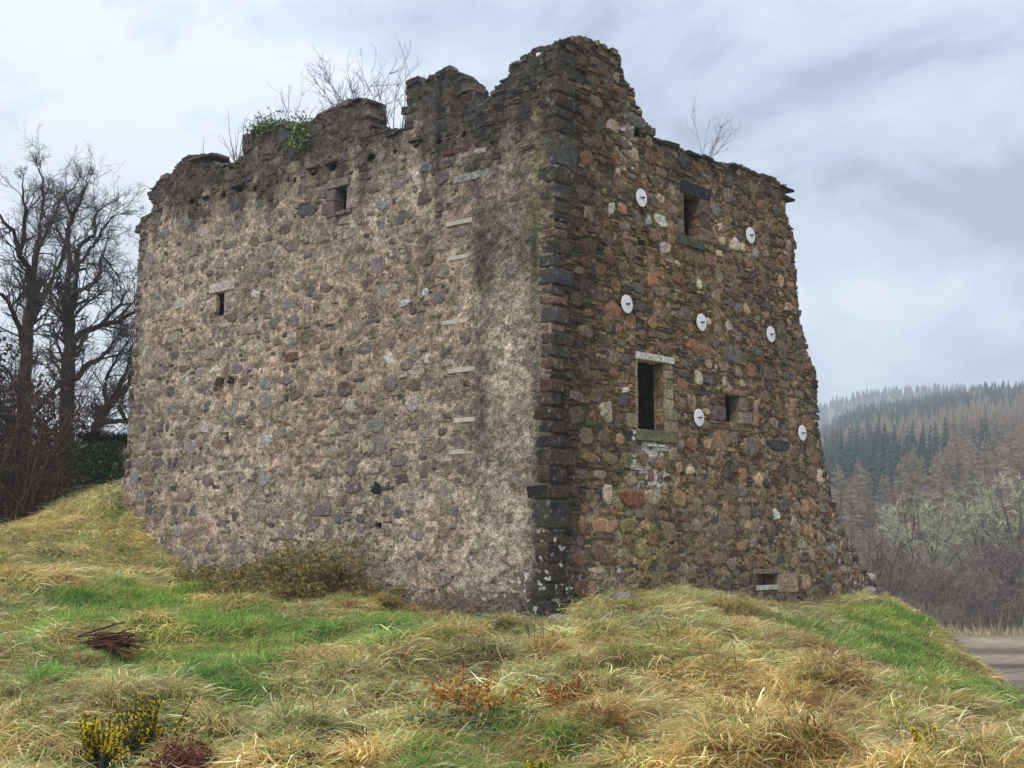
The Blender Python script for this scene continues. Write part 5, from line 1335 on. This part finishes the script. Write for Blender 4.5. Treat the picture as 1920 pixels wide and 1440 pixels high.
for i in range(2): KINDS.append(tuft("tuft_%02d" % len(KINDS), 50, .22, .50, .0080, .8, (.5, 1.3), (1.4, 2.6), BROWN + STRAW[2:4], .1))    # 8-9 brown
for o in KINDS: tcol.objects.link(o)

n_try = 62000
rr = (rng.random(n_try) ** .8) * 38 + 10.5
aa = (rng.random(n_try) * 2 - 1) * R(27)
X, Y = rr * np.sin(aa), rr * np.cos(aa)
rel = np.stack([X - CB[0], Y - CB[1]], -1)
s_l = rel @ DL; s_r = rel @ DR                                  # inside the walls: both positive
out_l = -(rel @ DR)
inside_c = (s_l > -.05) & (s_r > -.45) & (s_l < 16.8) & (s_r < 17.5)
hidden = (s_l > .5) & (s_r > 1.5)
keepm = ~inside_c
for (gx_, gy_), gr_ in ((AT_GORSE_A, .5), (AT_GORSE_B, .4), (AT_GORSE_C, .34), (AT_PILE, .45), (AT_REDPILE, .4), (AT_BRACKEN_A, .35), (AT_BRACKEN_B, .3), (AT_BRACKEN_C, .35), (AT_BRACKEN_D, .25), (AT_BRAMBLE, .2)):
    keepm &= np.hypot(X - gx_, Y - gy_) > gr_
X, Y, rr = X[keepm], Y[keepm], rr[keepm]
Z = ground_z(X, Y)
keepm = (Z > -4.5) & ~((X < -6) & (Y > 46)) & (Y < 50)
X, Y, Z, rr = X[keepm], Y[keepm], Z[keepm], rr[keepm]
eps = .25
dzx = (ground_z(X + eps, Y) - ground_z(X - eps, Y)) / (2 * eps); dzy = (ground_z(X, Y + eps) - ground_z(X, Y - eps)) / (2 * eps)
Nrm = np.stack([-dzx, -dzy, np.ones_like(dzx)], -1); Nrm /= np.linalg.norm(Nrm, axis=1, keepdims=True)
flow = np.arctan2(-dzy * 1.4 - .25, -dzx * 1.4 + .42) + 2.4 * (fbm(X * .55, Y * .55, 3, 501) - .5) + rng.normal(0, .55, len(X))
g = greenness(X, Y)
brown = sstep(.52, .66, fbm(X * .5 + 30, Y * .5, 3, 507)) * sstep(24, 17, rr) * sstep(-3, 1, X)
tuss = fbm(X * .9, Y * .9, 3, 503)
u = rng.random(len(X))
bare = fbm(X * 1.7 + 11, Y * 1.7, 3, 511)
idx = np.where(u < g * .86, 3 + rng.integers(0, 3, len(X)), np.where(u < g * .86 + .22, 6 + rng.integers(0, 2, len(X)), rng.integers(0, 3, len(X))))
isb = (rng.random(len(X)) < brown * .75) & (idx < 3)
idx = np.where(isb, 8 + rng.integers(0, 2, len(X)), idx)
scl = (.75 + .6 * tuss) * (1 + .010 * (rr - 15)) * (.85 + .35 * rng.random(len(X)))
scl *= np.where((idx < 3) & (tuss > .55), 1.2, 1.0)
# tussocks: rings of tufts arching outward from a raised heart
nt_ = 300
tr_ = (rng.random(nt_) ** .8) * 20 + 11.5; ta_ = (rng.random(nt_) * 2 - 1) * R(25)
tx_, ty_ = tr_ * np.sin(ta_), tr_ * np.cos(ta_)
ok_ = (greenness(tx_, ty_) < .62) & ~(((tx_ - CB[0]) * DL[0] + (ty_ - CB[1]) * DL[1] > -.5) & ((tx_ - CB[0]) * DR[0] + (ty_ - CB[1]) * DR[1] > -.8))
for (gx_, gy_), gr_ in ((AT_GORSE_A, .6), (AT_GORSE_B, .5), (AT_PILE, .8), (AT_BRACKEN_A, .5), (AT_BRACKEN_B, .5)):
    ok_ &= np.hypot(tx_ - gx_, ty_ - gy_) > gr_
ex = []
for cx_, cy_ in zip(tx_[ok_], ty_[ok_]):
    sz = rng.uniform(.7, 1.5)
    kd = rng.integers(0, 3) if rng.random() < .72 else rng.integers(8, 10)
    for q in range(15):
        a_ = rng.uniform(0, 6.283); r0 = rng.uniform(.0, .16) * sz
        ex.append((cx_ + r0 * math.cos(a_), cy_ + r0 * math.sin(a_), (.20 - .7 * r0) * sz, a_ + rng.normal(0, .3), kd if rng.random() < .8 else 6, sz * rng.uniform(.8, 1.15)))
ex = np.array(ex)
keepm = (bare < .60) | (idx == 3) | (idx == 4) | (idx == 5) | (rng.random(len(X)) < .35)
X, Y, Z, flow, idx, scl, Nrm, rr = (q[keepm] for q in (X, Y, Z, flow, idx, scl, Nrm, rr))
X = np.r_[X, ex[:, 0]]; Y = np.r_[Y, ex[:, 1]]; Z = np.r_[Z, ground_z(ex[:, 0], ex[:, 1]) + ex[:, 2]]
flow = np.r_[flow, ex[:, 3]]; idx = np.r_[idx, ex[:, 4].astype(int)]; scl = np.r_[scl, ex[:, 5]]
Nrm = np.r_[Nrm, np.tile([[0, 0, 1.0]], (len(ex), 1))]
C_, S_ = np.cos(flow), np.sin(flow)
ax = np.stack([C_, S_, np.zeros_like(C_)], -1)
ax -= Nrm * (ax * Nrm).sum(1, keepdims=True); ax /= np.linalg.norm(ax, axis=1, keepdims=True)
ay = np.cross(Nrm, ax)
rx_ = np.arctan2(ay[:, 2], Nrm[:, 2]); ry_ = -np.arcsin(np.clip(ax[:, 2], -1, 1)); rz_ = np.arctan2(ax[:, 1], ax[:, 0])
tint = .66 + .62 * fbm(X * .8, Y * .8, 3, 505)[:, None] + rng.normal(0, .14, (len(X), 1))
warm = (fbm(X * .4 + 20, Y * .4, 3, 509)[:, None] - .5)
tint = tint * (1 + warm * np.array([.28, .0, -.35]))
me = bpy.data.meshes.new("grass")
me.vertices.add(len(X))
me.vertices.foreach_set("co", np.stack([X, Y, Z], -1).astype(np.float32).ravel())
def attr(nm, ty, data, key):
    a = me.attributes.new(nm, ty, "POINT"); a.data.foreach_set(key, np.ascontiguousarray(data).ravel())
attr("rot", "FLOAT_VECTOR", np.stack([rx_, ry_, rz_], -1).astype(np.float32), "vector")
attr("scl", "FLOAT", scl.astype(np.float32), "value")
attr("kind_index", "INT", idx.astype(np.int32), "value")
attr("tint", "FLOAT_COLOR", np.concatenate([tint, np.ones((len(X), 1))], 1).astype(np.float32), "color")
grass = link("grass", me); grass["kind"] = "stuff"
ng = bpy.data.node_groups.new("scatter_grass", "GeometryNodeTree")
ng.interface.new_socket("Geometry", in_out="INPUT", socket_type="NodeSocketGeometry")
ng.interface.new_socket("Geometry", in_out="OUTPUT", socket_type="NodeSocketGeometry")
gi, go = ng.nodes.new("NodeGroupInput"), ng.nodes.new("NodeGroupOutput")
iop = ng.nodes.new("GeometryNodeInstanceOnPoints"); ci = ng.nodes.new("GeometryNodeCollectionInfo")
ci.inputs["Collection"].default_value = tcol; ci.inputs["Separate Children"].default_value = True; ci.inputs["Reset Children"].default_value = True
def named(nm, ty):
    n = ng.nodes.new("GeometryNodeInputNamedAttribute"); n.data_type = ty; n.inputs["Name"].default_value = nm
    return n.outputs["Attribute"]
ng.links.new(gi.outputs[0], iop.inputs["Points"]); ng.links.new(ci.outputs[0], iop.inputs["Instance"])
iop.inputs["Pick Instance"].default_value = True
ng.links.new(named("kind_index", "INT"), iop.inputs["Instance Index"])
ng.links.new(named("rot", "FLOAT_VECTOR"), iop.inputs["Rotation"])
ng.links.new(named("scl", "FLOAT"), iop.inputs["Scale"])
ng.links.new(iop.outputs[0], go.inputs[0])
md = grass.modifiers.new("scatter", "NODES"); md.node_group = ng
print("tufts", len(X))
# ------------------------------------------------------------------ woods across the flat
random.seed(31)
def spruce_mesh(h, seed, dead=False):
    random.seed(seed); A = Acc()
    col = S(52, 68, 60, .95)
    tube(A, [(0, 0, 0), (0, 0, h * .5), (0, 0, h)], [h * .014, h * .009, .01], 4, S(60, 50, 42), cap=False)
    T = Acc(); layers = 13
    for i in range(layers):
        f = i / layers; z = h * (.08 + .9 * f); r = h * .17 * (1 - f) ** .85 + .12
        n = 9
        for k in range(n):
            a = 2 * math.pi * (k + random.uniform(-.4, .4)) / n + i; rr_ = r * random.uniform(.65, 1.2)
            w = rr_ * .32; zz = z + random.uniform(-.3, .3)
            ca, sa = math.cos(a), math.sin(a)
            tip = (ca * rr_, sa * rr_, zz - rr_ * .35)
            T.add([(ca * .05 - sa * w * .3, sa * .05 + ca * w * .3, zz + h * .03), (ca * rr_ * .6 - sa * w, sa * rr_ * .6 + ca * w, zz - rr_ * .15), tip, (ca * rr_ * .6 + sa * w, sa * rr_ * .6 - ca * w, zz - rr_ * .2)], [(0, 1, 2), (0, 2, 3)], var(col, .3))
    return A.mesh("trunk", M_FOREST), T.mesh("crown", M_FOREST)
def larch_mesh(h, seed):
    random.seed(seed); A = Acc(); T = Acc()
    tube(A, [(0, 0, 0), (0, 0, h * .5), (0, 0, h)], [h * .013, h * .009, .02], 4, S(92, 82, 72), cap=False)
    col = S(136, 122, 104, .95)
    for i in range(120):
        f = random.random() ** 1.2; z = h * (.2 + .79 * f); r = h * .19 * (1 - f) ** .7 + .12; a = random.uniform(0, 6.283); w = .13
        ca, sa = math.cos(a), math.sin(a); up = random.uniform(-.15, .35) * r
        T.add([(0, 0, z - w), (0, 0, z + w), (ca * r * .6, sa * r * .6, z + up + w * 1.6), (ca * r, sa * r, z + up), (ca * r * .6, sa * r * .6, z + up - w * 1.6)], [(0, 1, 2, 3, 4)], var(col, .3))
    return A.mesh("trunk", M_FOREST), T.mesh("crown", M_FOREST)
def broadleaf_mesh(h, seed, col, dens):
    random.seed(seed); B, W = Acc(), Acc()
    tr_pts, d = wander((0, 0, 0), (0, 0, 1), h * .35, 3, .08, .2)
    tube(B, tr_pts, [h * .022, h * .019, h * .017, h * .014], 5, S(78, 70, 62), cap=False)
    T = Acc()
    for _ in range(9):
        q = random.choice(tr_pts[1:])
        pts, dd = wander(q, Vector((random.gauss(0, .7), random.gauss(0, .7), 1)), h * random.uniform(.4, .62), 4, .2, .04)
        tube(T, pts, [h * .011, h * .009, h * .007, h * .005, h * .002], 4, var(S(88, 80, 72), .2), cap=False)
        for _k in range(int(18 * dens)):
            s = random.choice(pts[1:]); v = rnd_dir(dd, random.uniform(.2, 1.3)) * h * random.uniform(.05, .13); b = rnd_dir(v, 1.57) * h * .0045
            T.add([tuple(s - b), tuple(s + b), tuple(s + v)], [(0, 1, 2)], var(col, .25))
            for _m in range(8):
                s2 = s + v * random.uniform(.3, 1); v2 = rnd_dir(v, random.uniform(.3, 1.0)) * h * .05; b2 = rnd_dir(v2, 1.57) * h * .004
                T.add([tuple(s2 - b2), tuple(s2 + b2), tuple(s2 + v2)], [(0, 1, 2)], var(col, .3))
    return B.mesh("trunk", M_FOREST), T.mesh("crown", M_FOREST)
SPR = [spruce_mesh(15, 200 + i) for i in range(4)]
LAR = [larch_mesh(14, 220 + i) for i in range(4)]
OLV = [broadleaf_mesh(11, 240 + i, S(172, 170, 138, 1.0), 1.5) for i in range(3)]
BRN = [broadleaf_mesh(9, 250 + i, S(128, 110, 100, 1.0), 1.2) for i in range(4)]
random.seed(32)
def plant(name, meshes, x, y, z, s, label, cat, group):
    tm, cm = random.choice(meshes)
    e_ = empty(name, (x, y, z), label, cat, group)
    e_.rotation_euler = (0, 0, random.uniform(0, 6.28)); e_.scale = (s * random.uniform(.85, 1.15), s * random.uniform(.85, 1.15), s)
    link("trunk", tm, e_); link("crown", cm, e_)
    return e_
n_s = n_l = 0
rest_pts = []
cand = []
for _ in range(4200):
    th = R(random.uniform(11.2, 24.5)); r = 205 + (920 - 205) * random.random() ** .62
    cand.append((r, th))
cand.sort()
for r, th in cand:
    x, y = r * math.sin(th), r * math.cos(th); z = float(hill_z(np.array(x), np.array(y)))
    pn = float(fbm(np.array(x * .014 + 3), np.array(y * .009), 3, 71))
    if r > 900 and math.degrees(th) < 12.5: continue
    dark = r > 690 + 70 * math.sin(th * 40) or pn > .535
    if dark and n_s < 290:
        plant("spruce_tree", SPR, x, y, z, random.uniform(.6, 1.05), "dark spruce among the conifers on the far hillside", "tree", "dark spruces on the hillside"); n_s += 1
    elif not dark and n_l < 300:
        plant("larch_tree", LAR, x, y, z, random.uniform(.6, 1.0), "bare brown larch in the plantation on the far hillside", "tree", "bare larches on the hillside"); n_l += 1
    else: rest_pts.append((x, y, z, dark))
for _ in range(3200):                                     # the wood goes on to either side
    th = R(random.choice((random.uniform(24.3, 38), random.uniform(24.3, 38), random.uniform(5, 11.4)))); r = 200 + 720 * random.random() ** .62
    x, y = r * math.sin(th), r * math.cos(th); pn = float(fbm(np.array(x * .014 + 3), np.array(y * .009), 3, 71))
    rest_pts.append((x, y, float(hill_z(np.array(x), np.array(y))), r > 690 + 70 * math.sin(th * 40) or pn > .535))
# the woods that close the valley, one mass on the higher ridge and between the trees
A = Acc()
for _ in range(2600):
    th = R(random.uniform(5, 36)); r = random.uniform(1150, 1720)
    x, y = r * math.sin(th), r * math.cos(th); rest_pts.append((x, y, float(hill_z(np.array(x), np.array(y))), True))
for (x, y, z, dark) in rest_pts:
    h = random.uniform(8.5, 14.5); w = h * random.uniform(.13, .19); n = 5; ph = random.random() * 6
    c = S(52, 68, 60, .95) if dark else S(132, 119, 102, .95)
    vs = [(x + w * math.cos(ph + 6.283 * k / n), y + w * math.sin(ph + 6.283 * k / n), z + h * .12) for k in range(n)]
    vs += [(x + w * .5 * math.cos(ph + .6 + 6.283 * k / n), y + w * .5 * math.sin(ph + .6 + 6.283 * k / n), z + h * .5 + random.uniform(-1, 1)) for k in range(n)] + [(x, y, z + h)]
    fs = [(k, (k + 1) % n, n + (k + 1) % n, n + k) for k in range(n)] + [(n + k, n + (k + 1) % n, 2 * n) for k in range(n)]
    A.add(vs, fs, [var(c, .3) for _ in vs])
tag(A.build("forest", M_FOREST), kind="stuff")
# broadleaved trees along the far side of the flat
for i in range(95):
    th = R(random.uniform(11.5, 24.5)); r = random.uniform(150, 232)
    x, y = r * math.sin(th), r * math.cos(th); z = float(hill_z(np.array(x), np.array(y)))
    plant("bare_birch", BRN, x, y, max(z, FIELD_Z - .3), random.uniform(.6, 1.15), "purplish brown bare tree in the belt along the far side of the flat", "tree", "bare trees along the flat")
for (pxx, r, s, lab) in ((1748, 172, 1.25, "rounded pale olive tree standing alone in the belt left of the big pair"), (1840, 176, 1.35, "left tree of the two big pale olive trees in the belt"),
        (1900, 172, 1.55, "larger right tree of the two big pale olive trees at the picture's edge"), (1790, 190, 1.05, "small pale olive tree between the rounded one and the big pair"), (1690, 196, 1.1, "pale olive tree nearest the castle's broken end in the far belt")):
    th = math.atan((pxx - 960) / 2528 * .99)
    x, y = r * math.sin(th), r * math.cos(th)
    plant("lichened_tree", OLV, x, y, max(float(hill_z(np.array(x), np.array(y))), FIELD_Z - .3), s, lab, "tree", "pale olive trees along the flat")

# scrub and rushes under that belt, where the flat ends
A = Acc()
for _ in range(16000):
    th = R(random.uniform(6, 36)); r = random.uniform(147, 190)
    x, y = r * math.sin(th), r * math.cos(th); z = max(float(FIELD_Z), float(hill_z(np.array(x), np.array(y)))) - .2
    rush = r < 152
    h = random.uniform(.5, 1.3) if rush else random.uniform(1.0, 3.4)
    c = S(158, 144, 108) if rush else random.choice((S(112, 98, 88), S(126, 112, 98), S(98, 88, 76), S(120, 114, 88)))
    a = random.uniform(0, 6.28); w = .12 if rush else .2; lx, ly = random.uniform(-.5, .5) * h, random.uniform(-.5, .5) * h
    A.add([(x - w * math.cos(a), y - w * math.sin(a), z), (x + w * math.cos(a), y + w * math.sin(a), z), (x + lx, y + ly, z + h)], [(0, 1, 2)], var(c, .25))
tag(A.build("scrub", M_FOREST), kind="stuff")

# ------------------------------------------------------------------ damp air
M_HAZE = bpy.data.materials.new("damp_air"); M_HAZE.use_nodes = True
hn_ = M_HAZE.node_tree.nodes; hn_.clear()
ho = hn_.new("ShaderNodeOutputMaterial"); hv = hn_.new("ShaderNodeVolumePrincipled")
hv.inputs["Color"].default_value = (.86, .92, 1.0, 1); hv.inputs["Density"].default_value = HAZE_DENSITY
M_HAZE.node_tree.links.new(hv.outputs[0], ho.inputs["Volume"])
A = Acc()
x0, x1, y0, y1, z0, z1 = -2700, 2700, -500, 3000, -14, 240
A.add([(x, y, z) for z in (z0, z1) for y in (y0, y1) for x in (x0, x1)], [(0, 2, 3, 1), (4, 5, 7, 6), (0, 1, 5, 4), (2, 6, 7, 3), (0, 4, 6, 2), (1, 3, 7, 5)], (1, 1, 1))
tag(A.build("haze", M_HAZE), kind="stuff")
